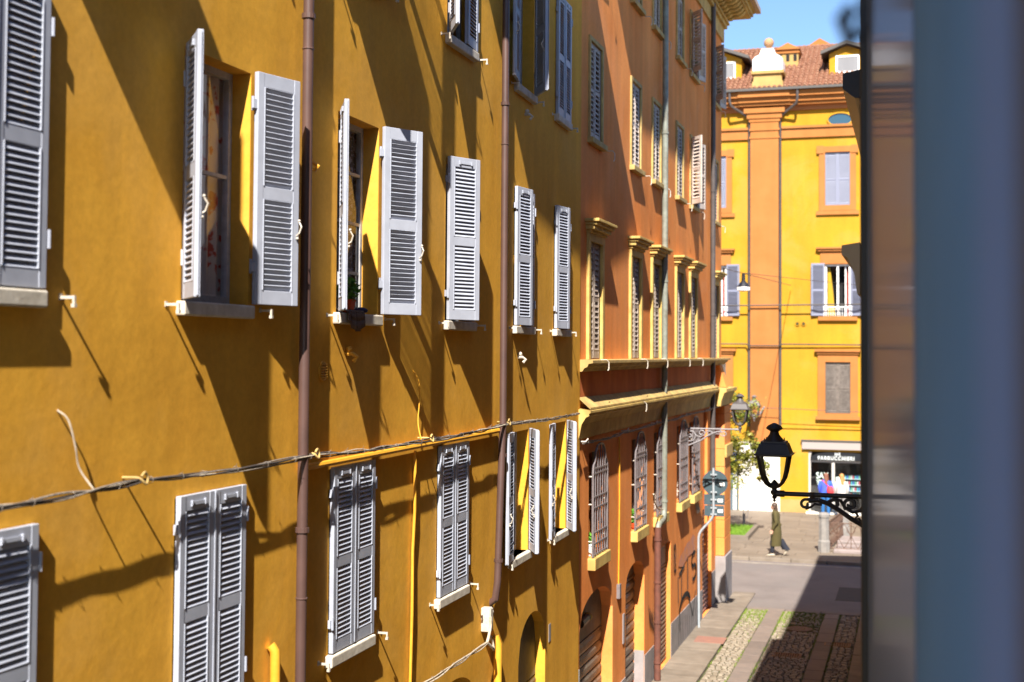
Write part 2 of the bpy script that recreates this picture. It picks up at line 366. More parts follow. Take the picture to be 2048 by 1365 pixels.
for i in range(4200):                                            # the moss thickens towards the crossing
    xx = ru(-4.18, -3.64) if rnd() < .35 else ru(-3.22, -2.2)
    yy = 34.6 - abs(random.gauss(0, 1.1)); blade(tuft, xx, yy, -.012, ru(.025, .05), .010)
obj('moss_tufts', tuft, M_MOSS, None, label='green moss and weeds growing in the joints of the cobbled lane', cat='moss', kind='stuff')
def grate(x0, x1, y0, y1, z, label):
    t = empty('drain_grate', ((x0+x1)/2, (y0+y1)/2, z), label, 'drain grate', 'drain grates in the cobbled lane')
    b = MB(); b.box(x0, x1, y0, y0+.03, z-.03, z+.006); b.box(x0, x1, y1-.03, y1, z-.03, z+.006); b.box(x0, x0+.03, y0+.03, y1-.03, z-.03, z+.006); b.box(x1-.03, x1, y0+.03, y1-.03, z-.03, z+.006)
    rust = mat('rusty_iron', (.27, .13, .06), .7, (.2, .1, .05), 15); obj('frame', b, rust, t)
    n = int((x1-x0-.06) / .05)
    for i in range(n):
        b = MB(); x = x0 + .03 + (i + .5) * (x1-x0-.06) / n; b.box(x-.013, x+.013, y0+.03, y1-.03, z-.025, z+.002); obj('bar', b, rust, t)
grate(-3.0, -2.38, 29.38, 29.82, .0, 'rusty drain grate in the middle cobble strip, half in the sun')
grate(-1.98, -1.40, 30.88, 31.28, .0, 'rusty drain grate beside the right pavement, wholly in shade')
mb = MB(); mb.box(-4.83, -4.15, 30.1, 30.75, .035, .052)
obj('inspection_cover', mb, mat('rusty_plate', (.25, .12, .085), .75, (.19, .1, .08), 6), None, bevel=.004, label='rectangular rust brown inspection cover in the left pavement', cat='manhole cover')
mb = MB(); mb.lathe([(.31, -.03), (.31, .004), (.29, .008), (.02, .008)], (-2.65, 32.55, 0), 24)
obj('manhole_cover', mb, mat('rusty_plate2', (.2, .11, .075), .75, (.15, .09, .06), 9), None, label='round iron manhole cover among mossy cobbles at the shade line', cat='manhole cover')
# the plaza across the road
mb = MB(); mb.box(-60, 40, 42.9, 55.5, -.10, .06); plaza = struct('plaza', mb, M_PLAZA)
x = -9.0
while x < 0:
    L = ru(1.0, 1.5); b = MB(); b.box(x+.008, x+L-.008, 42.7, 42.895, -.08, .11); obj('kerbstone', b, M_SLAB, plaza, bevel=.012); x += L
y = 42.9
while y < 55.2:
    D = ru(.5, .75); x = -9 + ru(-.6, 0)
    if y + D > 55.2: D = 55.44 - y
    while x < -1.2:
        L = ru(.9, 1.7); b = MB(); b.box(x+.006, x+L-.006, y+.006, y+D-.006, .055, .1 + ru(-.003, .003)); obj('slab', b, M_PLAZA, plaza); x += L
    y += D

# ------------------------------------------------------------------ shutters
slat_count = {}
def leaf(parent, F, sh, side, ang, z0, z1, w, m, pitch=.042, indiv=False, d=.03, th=.042, stile=.07, rail=(.11, .10, .11), hooks=True, slat_w=.054, tilt=52, mid=.52, latch=True):
    """one louvred shutter leaf hinged at s = sh; ang 0 is closed; local x runs from hinge to free edge"""
    a = math.radians(ang)
    X = (F.s * math.cos(a) + F.n * math.sin(a)) if side == 'L' else (-F.s * math.cos(a) + F.n * math.sin(a))
    Zv = V((0, 0, 1)); Y = Zv.cross(X); oy = -1 if side == 'L' else 1
    org = F.p(sh, z0, d); h = z1 - z0
    b = MB(); t = th / 2
    bot, md, top = rail
    b.box(0.004, stile, -t, t, 0, h); b.box(w-stile, w-.004, -t, t, 0, h)
    zm = bot + (h - top - bot) * (1 - mid)
    b.box(stile, w-stile, -t+.003, t-.003, 0, bot); b.box(stile, w-stile, -t+.003, t-.003, h-top, h); b.box(stile, w-stile, -t+.003, t-.003, zm-md/2, zm+md/2)
    # bead round each louvre panel and the meeting lip on the free edge
    for (za, zb) in ((bot, zm-md/2), (zm+md/2, h-top)):
        b.box(stile, stile+.012, -t-.004, t+.004, za, zb); b.box(w-stile-.012, w-stile, -t-.004, t+.004, za, zb)
    if side == 'R': b.box(w-.012, w+.012, oy*t if oy > 0 else oy*t-.008, oy*t+.008 if oy > 0 else oy*t, 0.01, h-.01)
    else: b.box(w-.004, w+.010, -.008, .008, .01, h-.01)
    o = put('shutter', mesh('shutter', b, m)); R = Matrix((X, Y, Zv)).transposed().to_4x4(); R.translation = org
    o.matrix_basis = R; o.parent = parent; o.matrix_parent_inverse = WINV(parent)
    bv = o.modifiers.new('bevel', 'BEVEL'); bv.width = .004; bv.segments = 2; bv.limit_method = 'ANGLE'
    tl = math.radians(tilt) * (-oy)
    ws = w - 2*stile - .004
    cs, sn = math.cos(tl), math.sin(tl)
    sm = MB(); sm.obox((0, 0, 0), (ws/2, 0, 0), (0, cs*slat_w/2, sn*slat_w/2), (0, -sn*.0045, cs*.0045))
    zs = []
    for (za, zb) in ((bot, zm-md/2), (zm+md/2, h-top)):
        n = max(1, int((zb-za) / pitch)); zs += [za + (i + .5) * (zb-za) / n for i in range(n)]
    if indiv:
        me = mesh('slat', sm, m)
        for z in zs:
            q = put('slat', me); q.parent = o; q.location = (w/2, 0, z)
    else:
        jm = MB()
        for z in zs: jm.add([p + V((w/2, ru(-.002, .002), z + ru(-.002, .002))) for p in sm.v], sm.f)
        q = put('slats', mesh('slats', jm, m)); q.parent = o; q['kind'] = 'stuff'
    if hooks:
        for zz in (.16*h, .86*h):
            hb = MB(); hb.box(-.035, .03, -.012 + oy*t*0, .012, zz-.035, zz+.035); hb.tube([(-.012, oy*(t), zz-.05), (-.012, oy*(t), zz+.06)], .011, 6)
            q = put('hinge', mesh('hinge', hb, m if m is M_SHUT else M_IRONG)); q.parent = o
        if latch:
            lb = MB(); lb.box(w*.30, w*.72, oy*t-.006 if oy < 0 else oy*t, oy*t if oy < 0 else oy*t+.006, h-top*.55-.012, h-top*.55+.012)
            lb.box(w*.30, w*.34, oy*(t)-.012, oy*(t)+.012, h-top*.55-.02, h-top*.55+.02)
            lb.box(w*.68, w*.72, oy*(t)-.012, oy*(t)+.012, h-top*.55-.02, h-top*.55+.02)
            q = put('strap', mesh('strap', lb, m)); q.parent = o
            kb = MB(); zz = h*.31; kb.tube([(w-.03, -oy*(t), zz), (w-.03, -oy*(t+.03), zz+.02), (w-.02, -oy*(t+.045), zz+.07), (w-.02, -oy*(t+.02), zz+.11)], .007, 6); kb.sphere((w-.02, -oy*(t+.02), zz+.12), .012, n=8, m=5); kb.sphere((w-.03, -oy*(t+.01), zz-.02), .012, n=8, m=5)
            q = put('catch', mesh('catch', kb, M_WHITEI)); q.parent = o
    return o
def stop_hook(parent, F, s, z):
    """white shutter stop: short iron bar out of the wall with a turned down end"""
    b = MB(); F.box(b, s-.006, s+.006, z-.009, z+.009, 0, .092); F.box(b, s-.009, s+.009, z-.038, z+.010, .0925, .106); F.box(b, s-.013, s+.013, z-.06, z-.0385, .086, .11); F.box(b, s-.015, s+.015, z-.015, z+.022, -.005, .006)
    obj('shutter_stop', b, M_WHITEI, parent)
def sill(parent, F, s0, s1, z, p=.07, h=.1, m=None):
    b = MB(); F.box(b, s0, s1, z-h, z, -.2, p); obj('sill', b, m or M_STONE, parent, bevel=.012)
def sash(parent, F, s0, s1, z0, z1, dp=.16, m=None, curtain=None, bars=(.55,), lace=None):
    """window: frame with mullion and bars, panes, curtain behind"""
    m = m or M_FRAMEW; f = .05; b = MB()
    F.box(b, s0, s0+f, z0, z1, -dp-.05, -dp); F.box(b, s1-f, s1, z0, z1, -dp-.05, -dp); F.box(b, s0+f, s1-f, z1-f, z1, -dp-.05, -dp); F.box(b, s0+f, s1-f, z0, z0+f*1.3, -dp-.05, -dp)
    c = (s0+s1)/2; F.box(b, c-f*.6, c+f*.6, z0+f*1.3, z1-f, -dp-.048, -dp+.008)
    zz = [z0+f*1.3] + [z0 + (z1-z0)*t for t in bars] + [z1-f]
    for t in bars:
        z = z0 + (z1-z0)*t; F.box(b, s0+f, c-f*.6, z-.014, z+.014, -dp-.04, -dp-.008); F.box(b, c+f*.6, s1-f, z-.014, z+.014, -dp-.04, -dp-.008)
    w = obj('window', b, m, parent)
    for (a, e) in ((s0+f, c-f*.6), (c+f*.6, s1-f)):
        for i in range(len(zz)-1):
            g = MB(); F.box(g, a, e, zz[i]+.014, zz[i+1]-.014, -dp-.028, -dp-.022); obj('pane', g, M_GLASS, w)
    if curtain:
        g = MB(); n = 34; d0 = -dp-.075
        for i in range(n):
            sa, sb = s0 + (s1-s0)*i/n, s0 + (s1-s0)*(i+1)/n
            da, db = d0 + .018*math.sin(i*1.3), d0 + .018*math.sin((i+1)*1.3)
            g.quad(F.p(sa, z0, da), F.p(sb, z0, db), F.p(sb, z1, db), F.p(sa, z1, da))
        obj('curtain', g, curtain, w)
    g = MB(); F.box(g, s0-.05, s1+.05, z0-.05, z1+.05, -dp-.7, -dp-.69); obj('room_dark_sheet', g, M_DARKIN, w)  # near-black sheet standing in for the darkness of the room
    return w

# ------------------------------------------------------------------ yellow building
YB = empty('yellow_building', (-6.5, 12, 0), 'long ochre yellow plastered house with grey louvred shutters and brown drainpipes', 'building')
LZ = (-2.62, -1.02); MZ = (.34, 2.12); UZ = (3.46, 5.24); TZ = (6.5, 8.2)
wins = {  # facade: [(s0, s1, row)]
    A: [(1.56, 2.50, 'L'), (4.0, 4.92, 'L'), (1.58, 2.52, 'M'), (4.04, 4.98, 'M'), (1.65, 2.6, 'U'), (4.04, 4.98, 'U'), (-.8, .15, 'M'), (-.8, .15, 'L')],
    B: [(.78, 1.71, 'L'), (3.52, 4.47, 'L'), (.87, 1.81, 'M'), (3.72, 4.66, 'M'), (.87, 1.81, 'U'), (3.72, 4.66, 'U')],
    C: [(.45, 1.40, 'L'), (2.72, 3.66, 'L'), (.57, 1.5, 'M'), (2.8, 3.7, 'M'), (.6, 1.55, 'U'), (2.85, 3.72, 'U')]}
RZ = {'L': LZ, 'M': MZ, 'U': UZ, 'T': TZ}
W1 = MB(); W2 = MB(); W3 = MB()
def holes(F): return [(a, b) + RZ[r] for a, b, r in wins[F]]
A0 = Fac(K[0], K[1]); wb = MB()
A.wall(wb, -3.5, A.L, -6.7, 9.5, [h for h in holes(A)] )
obj('wall', wb, M_YEL, YB)
wb = MB(); B.wall(wb, 0, B.L, -6.7, 9.5, holes(B) + [(3.3, 4.9, -6.6, -3.62, .45, .3)]); obj('wall', wb, M_YEL, YB)
wb = MB(); C.wall(wb, 0, C.L, -6.7, 7.4, holes(C) + [(.95, 2.42, -6.6, -3.5, .55, .2)]); obj('wall', wb, M_YEL, YB)
# body behind the walls, roof slabs and eaves
b = MB()
b.box(-14, -5.4, .5, 20.1, 0, 13.6); obj('wall', b, M_YEL, YB)
def eave(parent, F, s0, s1, z, d, m, name='eave'):
    b = MB(); F.box(b, s0, s1, z, z+.12, -.4, d); F.box(b, s0, s1, z-.25, z, -.01, .12)
    i = s0 + .2
    while i < s1 - .1: F.box(b, i-.06, i+.06, z-.14, z-.001, .121, d-.1); i += .62
    o = obj(name, b, m, parent)
    g = MB(); n = 6
    F.box(g, s0, s1, z+.02, z+.13, d+.005, d+.12); obj('gutter', g, M_PIPE, o)
eave(YB, A, -3.5, A.L, 9.4, .8, M_TRIMD); eave(YB, B, 0, 2.55, 9.4, .8, M_TRIMD); eave(YB, B, 2.56, B.L, 7.1, .78, M_TRIMD); eave(YB, C, 0, C.L, 7.1, .8, M_TRIMD)
b = MB(); b.add([(-3.95, .5, 16.13), (-3.95, 20.2, 16.13), (-9.5, 20.2, 18.3), (-9.5, .5, 18.3), (-3.95, .5, 16.03), (-3.95, 12.3, 16.03)], [(0, 1, 2, 3)]); 
LW = .472
def win(F, i, Ls, Rs, indiv=False, curtain=None, sill_ext=(.06, -.01), hooks=True, window=True, bars=(.55,)):
    s0, s1, r = wins[F][i]; z0, z1 = RZ[r]
    if window: sash(YB, F, s0, s1, z0, z1, curtain=curtain, bars=bars)
    sill(YB, F, s0 - sill_ext[0], s1 + sill_ext[1], z0)
    if hooks:
        stop_hook(YB, F, s0 - .19, z0 - .03); stop_hook(YB, F, s1 + .19, z0 - .03)
    for side, a in (('L', Ls), ('R', Rs)):
        if a is None: continue
        dd = .03 if a < 140 else .045
        leaf(YB, F, s0 if side == 'L' else s1, side, a, z0 + .012, z1 + .015, LW if a > 2 else (s1-s0)/2 - .002, M_SHUT, indiv=indiv, d=dd if a > 2 else .026, pitch=.0405)
# A
win(A, 0, 0, 0); win(A, 1, 0, 0, indiv=True); win(A, 2, 0, 0, indiv=True); win(A, 3, 139, 164, indiv=True, curtain=M_CURT)
win(A, 4, None, 160); leaf(YB, A, 1.66, 'L', 92, UZ[0] + .012, UZ[1] + .015, .60, M_SHUT, pitch=.0405); win(A, 5, 0, 0); win(A, 6, 0, 0); win(A, 7, 0, 0)  # upper left leaf, out of view, widened to lengthen its cast shadow
# B
win(B, 0, 0, 0, indiv=True); win(B, 1, 0, 0); win(B, 2, 152, 150, curtain=M_LACE, bars=(.22, .48, .74)); win(B, 3, 27, 0); win(B, 4, 110, 140); win(B, 5, 152, 4)
# C
win(C, 0, 173, 25); win(C, 1, 173, 25); win(C, 2, 11, 0); win(C, 3, 11, 0); win(C, 4, 172, 32); win(C, 5, 0, 0)
# brown drainpipes in the two folds of the wall
def drainpipe(parent, path, r, m, collars, name='drainpipe', cm=None):
    b = MB(); b.tube(path, r, 14); o = obj(name, b, m, parent, smooth=True)
    for (p, t) in collars:
        c = MB(); c.lathe([(r+.001, -.02), (r+.012, -.02), (r+.012, .02), (r+.001, .02)], p, 14) if t else c.lathe([(r, -.008), (r+.006, -.004), (r+.006, .004), (r, .008)], p, 14)
        obj('collar', c, cm or m, o)
    return o
pa = lambda F, s, z, d: F.p(s, z, d)
drainpipe(YB, [A.p(5.76, 9.4, .09), A.p(5.76, -6.5, .09)], .044, M_PIPE, [(A.p(5.76, z, .09), t) for z, t in ((2.75, 1), (2.48, 0), (-1.45, 1), (-2.0, 0), (-3.3, 1))])
drainpipe(YB, [B.p(5.62, 7.0, .09), B.p(5.62, -.9, .09), B.p(5.60, -1.0, .09), B.p(5.44, -2.75, .09), B.p(5.42, -2.95, .07), B.p(5.46, -3.05, -.05)], .043, M_PIPE, [(B.p(5.62, z, .09), t) for z, t in ((3.05, 1), (2.55, 0), (-1.25, 1))] + [(B.p(5.47, -2.5, .09), 1)])
# conduits, boxes, vents
def pipe(parent, F, pts, r, m, name, n=8):
    b = MB(); b.tube([F.p(*q) for q in pts], r, n); return obj(name, b, m, parent, smooth=True)
pipe(YB, B, [(.12, -.96, .04), (2.6, -.955, .04), (5.62, -.95, .04)], .028, M_YPIPE, 'conduit')
pipe(YB, B, [(2.78, -1.0, .03), (2.77, -1.6, .035), (2.74, -2.0, .028), (2.72, -2.6, .035), (2.70, -3.3, .03), (2.7, -4.6, .03)], .015, M_YPIPE, 'conduit')
pipe(YB, A, [(5.36, -2.30, .03), (5.37, -2.34, .06), (5.38, -2.45, .062), (5.40, -4.5, .062)], .04, M_YPIPE, 'gas_pipe', 10)
pipe(YB, B, [(5.52, -3.42, .04), (5.52, -3.5, .075), (5.52, -6.4, .075)], .05, M_YPIPE, 'gas_pipe', 10)
b = MB(); B.box(b, 5.08, 5.19, -3.28, -3.0, .0, .11); jb = obj('junction_box', b, M_WHITEI, YB, bevel=.01)
b = MB(); B.box(b, 5.09, 5.18, -3.27, -3.01, .111, .12); obj('lid', b, M_WHITEI, jb, bevel=.004)
for z in (2,):
    b = MB(); b.tube([B.p(5.17, -3.08, .06), B.p(5.29, -3.08, .06)], [.02, .034], 10); obj('gland', b, M_WHITEI, jb, smooth=True)
b = MB(); b.lathe([(.085, 0), (.085, .012), (.07, .016), (.07, .004), (.01, .004)], (0, 0, 0), 20)
for i in range(6): b.obox((0, -.055 + i*.022, .014), (.06, 0, 0), (0, .005, .003), (0, -.003, .004))
o = put('vent', mesh('vent', b, M_YPIPE)); Rm = Matrix((-B.s, V((0, 0, 1)), B.n)).transposed().to_4x4(); Rm.translation = B.p(.60, -.17, .002); o.matrix_basis = Rm; o.parent = YB; o.matrix_parent_inverse = WINV(YB)
for F, s, z in ((C, .82, -.06), (C, 1.1, 3.15), (B, 1.1, -.02), (B, .24, 1.57)):
    b = MB(); b.tube([F.p(s, z, 0), F.p(s, z, .06), F.p(s+.02, z-.03, .1), F.p(s, z-.07, .07)], .02, 6); b.sphere(F.p(s, z+.04, .03), .03, n=8, m=5); obj('iron_eyelet', b, M_YPIPE if F is B else M_WHITEI, YB)
b = MB(); C.box(b, 2.62, 2.74, -4.1, -3.85, 0, .006); obj('vent_plate', b, M_IRONLG, YB)
b = MB(); C.box(b, .10, .34, -4.6, -4.25, 0, .05); mi = obj('intercom', b, M_IRONG, YB, bevel=.005)
for i in range(5):
    for j in range(2):
        b = MB(); C.box(b, .14 + j*.09, .20 + j*.09, -4.56 + i*.06, -4.53 + i*.06, .05, .056); obj('button', b, M_WHITEI, mi)
# rolling shutters of the ground floor
def roller(parent, F, s0, s1, z0, z1, d, m, pitch=.16, panel=None, panel_z=None, name='rolling_shutter'):
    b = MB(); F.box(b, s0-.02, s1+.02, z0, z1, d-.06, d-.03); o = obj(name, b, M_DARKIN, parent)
    z = z0; top = panel_z or z1
    while z < top - .02:
        q = MB(); e = min(pitch, top - z)
        zz = [z+.008, z+e*.35, z+e*.7, z+e-.006]; dd = [0, .028, .03, .004]
        for i in range(3):
            q.quad(F.p(s0, zz[i], d+dd[i]), F.p(s1, zz[i], d+dd[i]), F.p(s1, zz[i+1], d+dd[i+1]), F.p(s0, zz[i+1], d+dd[i+1]))
        q.quad(F.p(s0, zz[0], d), F.p(s1, zz[0], d), F.p(s1, zz[0], d-.02), F.p(s0, zz[0], d-.02)); q.quad(F.p(s0, zz[3], d+.004), F.p(s1, zz[3], d+.004), F.p(s1, zz[3], d-.02), F.p(s0, zz[3], d-.02))
        obj('slat', q, m, o); z += e
    if panel_z:
        q = MB(); F.box(q, s0-.01, s1+.01, panel_z+.005, z1, d-.025, d+.02); obj('top_panel', q, panel or M_PANELG, o)
    return o
roller(YB, C, .955, 2.415, -6.6, -3.5, -.16, M_METSH, panel_z=-4.5)
roller(YB, B, 3.3, 4.9, -6.6, -3.6, -.26, M_METSH, panel_z=-4.4)

# cable bundles strung along the yellow wall
def bundle(name, pts, label, strands, tie=.34, r=.0075, spread=.014, mats=(M_CABLED, M_CABLE, M_CABLEW)):
    base = V(pts[0]); t = empty(name, base, label, 'cable')
    P = []
    for i in range(len(pts)-1):
        n = max(2, int((V(pts[i+1]) - V(pts[i])).length / .09)); sag = (V(pts[i+1]) - V(pts[i])).length * .006
        for k in range(n): u = k / n; P.append(V(pts[i]).lerp(V(pts[i+1]), u) - V((0, 0, sag * 4 * u * (1-u))))
    P.append(V(pts[-1]))
    for k in range(strands):
        ph = k * 6.28 / strands; b = MB()
        b.tube([p + V((math.cos(ph + i*.11 + math.sin(i*.23 + k)*.9) * spread * .8, 0, math.sin(ph + i*.11 + math.sin(i*.37 + k*2)*1.1) * spread * (1 + .5*math.sin(i*.21 + k*1.7)))) for i, p in enumerate(P)], r * (1 if k % 2 else .8), 6)
        obj('strand', b, mats[k % len(mats)], t, smooth=True)
    tb = MB(); acc = 0
    for i in range(1, len(P)-1):
        acc += (P[i] - P[i-1]).length
        if acc > tie * ru(.6, 1.4):
            acc = 0; tb.tube([P[i] + V((spread*1.6*math.cos(q), 0.0, spread*1.6*math.sin(q))) for q in [j*.7 for j in range(10)]], .002, 4)
            tb.tube([P[i] + V((0, 0, spread)), P[i] + V((ru(.01, .04), ru(-.03, .03), ru(.01, .045)))], .002, 4)
    obj('ties', tb, M_CABLE, t)['kind'] = 'stuff'
    return t
CD = .12
t = bundle('cable_bundle', [A.p(-3, -.90, CD), A.p(.6, -.86, CD), A.p(3.42, -.84, CD), A.p(5.9, -.86, CD), B.p(2.95, -.90, CD), B.p(5.72, -.87, CD), C.p(4.05, -.92, CD)], 'twisted bundle of grey cables strung along the yellow wall above the lower shutters', 5)
for F, s, z in ((A, .6, -.86), (A, 3.40, -.84), (A, 5.9, -.86), (B, 2.95, -.9), (B, 5.70, -.87)):
    b = MB(); b.tube(cr([F.p(s-.02, z+.02, 0), F.p(s-.02, z+.02, CD), F.p(s+.02, z-.02, CD+.03), F.p(s+.05, z+.02, CD+.02), F.p(s+.02, z+.055, CD+.02), F.p(s-.02, z+.03, CD+.02)], 4), .009, 7); obj('iron_hook', b, M_TRIMD, t, smooth=True)
b = MB(); b.tube(cr([A.p(2.70, -.36, .0), A.p(2.74, -.42, .05), A.p(2.80, -.58, .06), A.p(2.86, -.72, .05), A.p(2.92, -.86, CD)]), .0065, 6); obj('loose_cable', b, M_CABLEW, t, smooth=True)
b = MB(); b.tube(cr([B.p(2.76, -.18, .0), B.p(2.84, -.3, .04), B.p(2.86, -.5, .04), B.p(2.80, -.72, .05), B.p(2.72, -.9, CD)]), .006, 6); obj('loose_cable', b, M_YPIPE, t, smooth=True)
t = bundle('cable_bundle', [B.p(2.0, -3.33, .1), B.p(3.6, -3.36, .12), B.p(4.95, -3.37, .12)], 'pale cable bundle sloping up to the white junction box below the drainpipe', 4, mats=(M_CABLEW, M_CABLEW, M_CABLE))
for q in ([B.p(4.95, -3.37, .12), B.p(5.02, -3.3, .12), B.p(5.08, -3.2, .12), B.p(5.08, -3.1, .12)], [B.p(4.97, -3.38, .12), B.p(5.1, -3.46, .14), B.p(5.2, -3.5, .12), B.p(5.22, -3.42, .1), B.p(5.14, -3.3, .08)]):
    b = MB(); b.tube(cr(q), .017, 8); obj('flexible_conduit', b, M_CABLEW, t, smooth=True)
# thing on the window sill: potted plant and cloth
def leaves(mb, c, R, n, size, flat=1.):
    for i in range(n):
        while True:
            p = V((ru(-1, 1), ru(-1, 1), ru(-1, 1)))
            if p.length < 1: break
        p = V((p.x*R[0], p.y*R[1], p.z*R[2])) + V(c)
        a = V((ru(-1, 1), ru(-1, 1), ru(-.6, .6))).normalized(); q = a.cross(V((ru(-1, 1), ru(-1, 1), ru(-1, 1)))).normalized()
        k = size * ru(.6, 1.3); mb.add([p - a*k, p + q*k*.45, p + a*k, p - q*k*.45], [(0, 1, 2, 3)])
def pot(F, s, z, d, r, h, m, leafm, R, n, size, label, square=False):
    t = empty('potted_plant', F.p(s, z, d), label, 'potted plant')
    b = MB(); b.lathe([(r*.72, 0), (r, h*.82), (r*1.1, h*.82), (r*1.1, h), (r*.9, h), (r*.85, h*.9)], F.p(s, z, d), 4 if square else 14, .785); obj('pot', b, m, t)
    b = MB(); leaves(b, F.p(s, z + h + R[2]*.8, d), R, n, size); obj('foliage', b, leafm, t)
    b = MB()
    for i in range(5): b.tube([F.p(s, z+h*.8, d), F.p(s + ru(-.5, .5)*R[1], z+h+R[2]*ru(.6, 1.2), d + ru(-.5, .5)*R[0])], .005, 5)
    obj('stems', b, leafm, t)
pot(B, 1.13, .345, .0, .07, .12, M_POT, M_LEAFG, (.10, .11, .11), 190, .032, 'small green plant in a square orange pot on the open window sill', True)
b = MB(); n = 14; prof = [(-.12, .018), (.0, .022), (.06, .018), (.088, 0), (.092, -.06), (.096, -.13)]
rows = []
for j in range(n+1):
    s = .92 + .40*j/n; e = 1 - abs(2*j/n - 1)**2 * .55
    rows.append([B.p(s, .34 + .006 + (zz if zz > 0 else zz*e*1.3), d + .012*math.sin(j*1.7)*(1 if zz <= 0 else 0)) for d, zz in prof])
for j in range(n):
    for i in range(len(prof)-1): b.quad(rows[j][i], rows[j+1][i], rows[j+1][i+1], rows[j][i+1])
o = obj('cloth', b, mat('brown_knit', (.16, .10, .07), .95, (.1, .06, .045), 60, bump=.6, bscale=120, bdist=.004), None, smooth=True, label='brown knitted cloth draped over the window sill beside the orange pot', cat='cloth')
o.modifiers.new('solid', 'SOLIDIFY').thickness = .006
b = MB(); b.sphere(B.p(1.42, .375, .0), .06, .09, .03); obj('folded_cloth', b, mat('navy_cloth', (.03, .03, .08), .9), None, smooth=True, label='small dark blue rag lying on the window sill right of the plant', cat='cloth')

# ------------------------------------------------------------------ orange building
OB = empty('orange_building', (-7, 28, 0), 'tall orange plastered house with yellow window surrounds, iron grilles and a deep bracketed cornice', 'building')
CX = [1.05, 4.35, 6.45, 9.25, 11.15, 14.85]
oh = []
for c in CX: oh += [(c-.42, c+.42, -.10, 1.82), (c-.42, c+.42, 3.52, 5.12), (c-.42, c+.42, 6.66, 8.1)]
GX = [1.25, 4.65, 6.85, 9.55, 11.3]
for c in GX: oh.append((c-.52, c+.52, -3.32, -1.62))
oh += [(.15, 2.55, -6.6, -3.92, .5, .24), (3.62, 5.38, -6.6, -3.95, .38, .24), (6.86, 8.3, -6.6, -4.05, 0, .16), (12.75, 14.3, -6.6, -3.9, 0, .14)]
wb = MB(); O.wall(wb, 0, O.L, -6.7, -.28, [h for h in oh if h[3] < -.28]); obj('wall', wb, M_ORG, OB)
wb = MB(); O.wall(wb, 0, O.L, -.28, 9.4, [h for h in oh if h[3] > -.28]); obj('wall', wb, M_ORG, OB)
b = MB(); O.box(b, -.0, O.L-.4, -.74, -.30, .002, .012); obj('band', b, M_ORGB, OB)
b = MB(); b.box(-13, -5.31, 20.2, 36.19, 0, 15.9); obj('wall', b, M_ORG, OB)
b = MB(); b.box(-13, -5.06, 36.19, 36.2, 0, 15.9); obj('wall', b, M_ORG, OB)
def profile(parent, F, s0, s1, prof, m, name, bevel=0, closed=True):
    """extrude a (d, z) profile along s"""
    b = MB(); b.prism([F.p(s0, z, d) for d, z in prof], F.s * (s1-s0)); return obj(name, b, m, parent, bevel=bevel)
# ledge under the first floor windows, cornice over the ground floor
profile(OB, O, -.02, O.L+.18, [(0, -.30), (.07, -.29), (.10, -.24), (.15, -.22), (.17, -.17), (.24, -.16), (.24, -.115), (0, -.105)], M_TRIMD, 'ledge')
co = profile(OB, O, -.10, 14.2, [(0, -1.36), (.03, -1.36), (.05, -1.28), (.08, -1.12), (.15, -1.01), (.20, -.985), (.20, -.95), (.225, -.94), (.225, -.905), (0, -.88)], M_TRIM, 'cornice')
profile(OB, O, 14.2, O.L+.30, [(0, -1.36), (.25, -1.36), (.27, -1.2), (.34, -1.02), (.40, -.985), (.40, -.905), (0, -.88)], M_TRIM, 'cornice_return')
s = .0
while s < 14.1:
    L = min(ru(.8, 1.5), 14.2 - s); b = MB()
    e0, e1 = ru(-.01, .01), ru(-.01, .012)
    P = [O.p(s+.008, -.89, .20), O.p(s+L-.008, -.89, .20), O.p(s+L-.008, -.735+e1, .02), O.p(s+.008, -.735+e0, .02)]
    up = V((0, 0, .03)); b.prism(P, up); obj('cap_slab', b, M_TRIMD, co); s += L
def ohook(s, z, d):
    b = MB(); b.tube([O.p(s, z+.02, d-.1), O.p(s, z+.02, d), O.p(s+.03, z-.02, d+.03), O.p(s+.03, z-.12, d+.03), O.p(s, z-.16, d+.02)], .009, 6); obj('iron_hook', b, M_WHITEI if d < .3 else M_TRIM, OB, smooth=True)
for c in CX[:5]: ohook(c - .1, -.13, .24)
ohook(4.2, -.93, .23)
# first floor: surround, pediment, closed shutters
def surround(F, s0, s1, z0, z1, w, p, m, head=True, parent=None):
    b = MB(); F.box(b, s0-w, s0, z0, z1 + (w if head else 0), -.04, p); F.box(b, s1, s1+w, z0, z1 + (w if head else 0), -.04, p)
    if head: F.box(b, s0, s1, z1, z1+w, -.04, p)
    return obj('surround', b, m, parent or OB, bevel=.006)
for i, c in enumerate(CX):
    s0, s1 = c-.42, c+.42
    surround(O, s0, s1, -.105, 1.82, .13, .05, M_TRIM, False)
    b = MB(); O.box(b, s0-.13, s1+.13, 1.82, 1.95, -.04, .055); fz = obj('frieze', b, M_TRIM, OB)
    # cornice hood with returned ends
    b = MB()
    for (z0, z1, p, e) in ((1.95, 2.0, .09, .15), (2.0, 2.07, .15, .19), (2.07, 2.12, .20, .22), (2.12, 2.17, .24, .26)): O.box(b, s0-e, s1+e, z0, z1-.001, -.02, p)
    obj('hood', b, M_TRIM, OB, bevel=.008)
    for k, a in (('L', 0), ('R', 0)):
        leaf(OB, O, s0 if k == 'L' else s1, k, a, -.09, 1.82, .418, M_SHUTW, indiv=i in (0, 1), d=-.03, pitch=.088, slat_w=.098, stile=.06, rail=(.14, .09, .08), tilt=68, mid=.5, latch=False)
    g = MB(); O.box(g, s0, s1, -.1, 1.82, -.3, -.22); obj('room_dark_sheet', g, M_DARKIN, OB)  # sheet painted dark in place of the unlit room behind the shutters
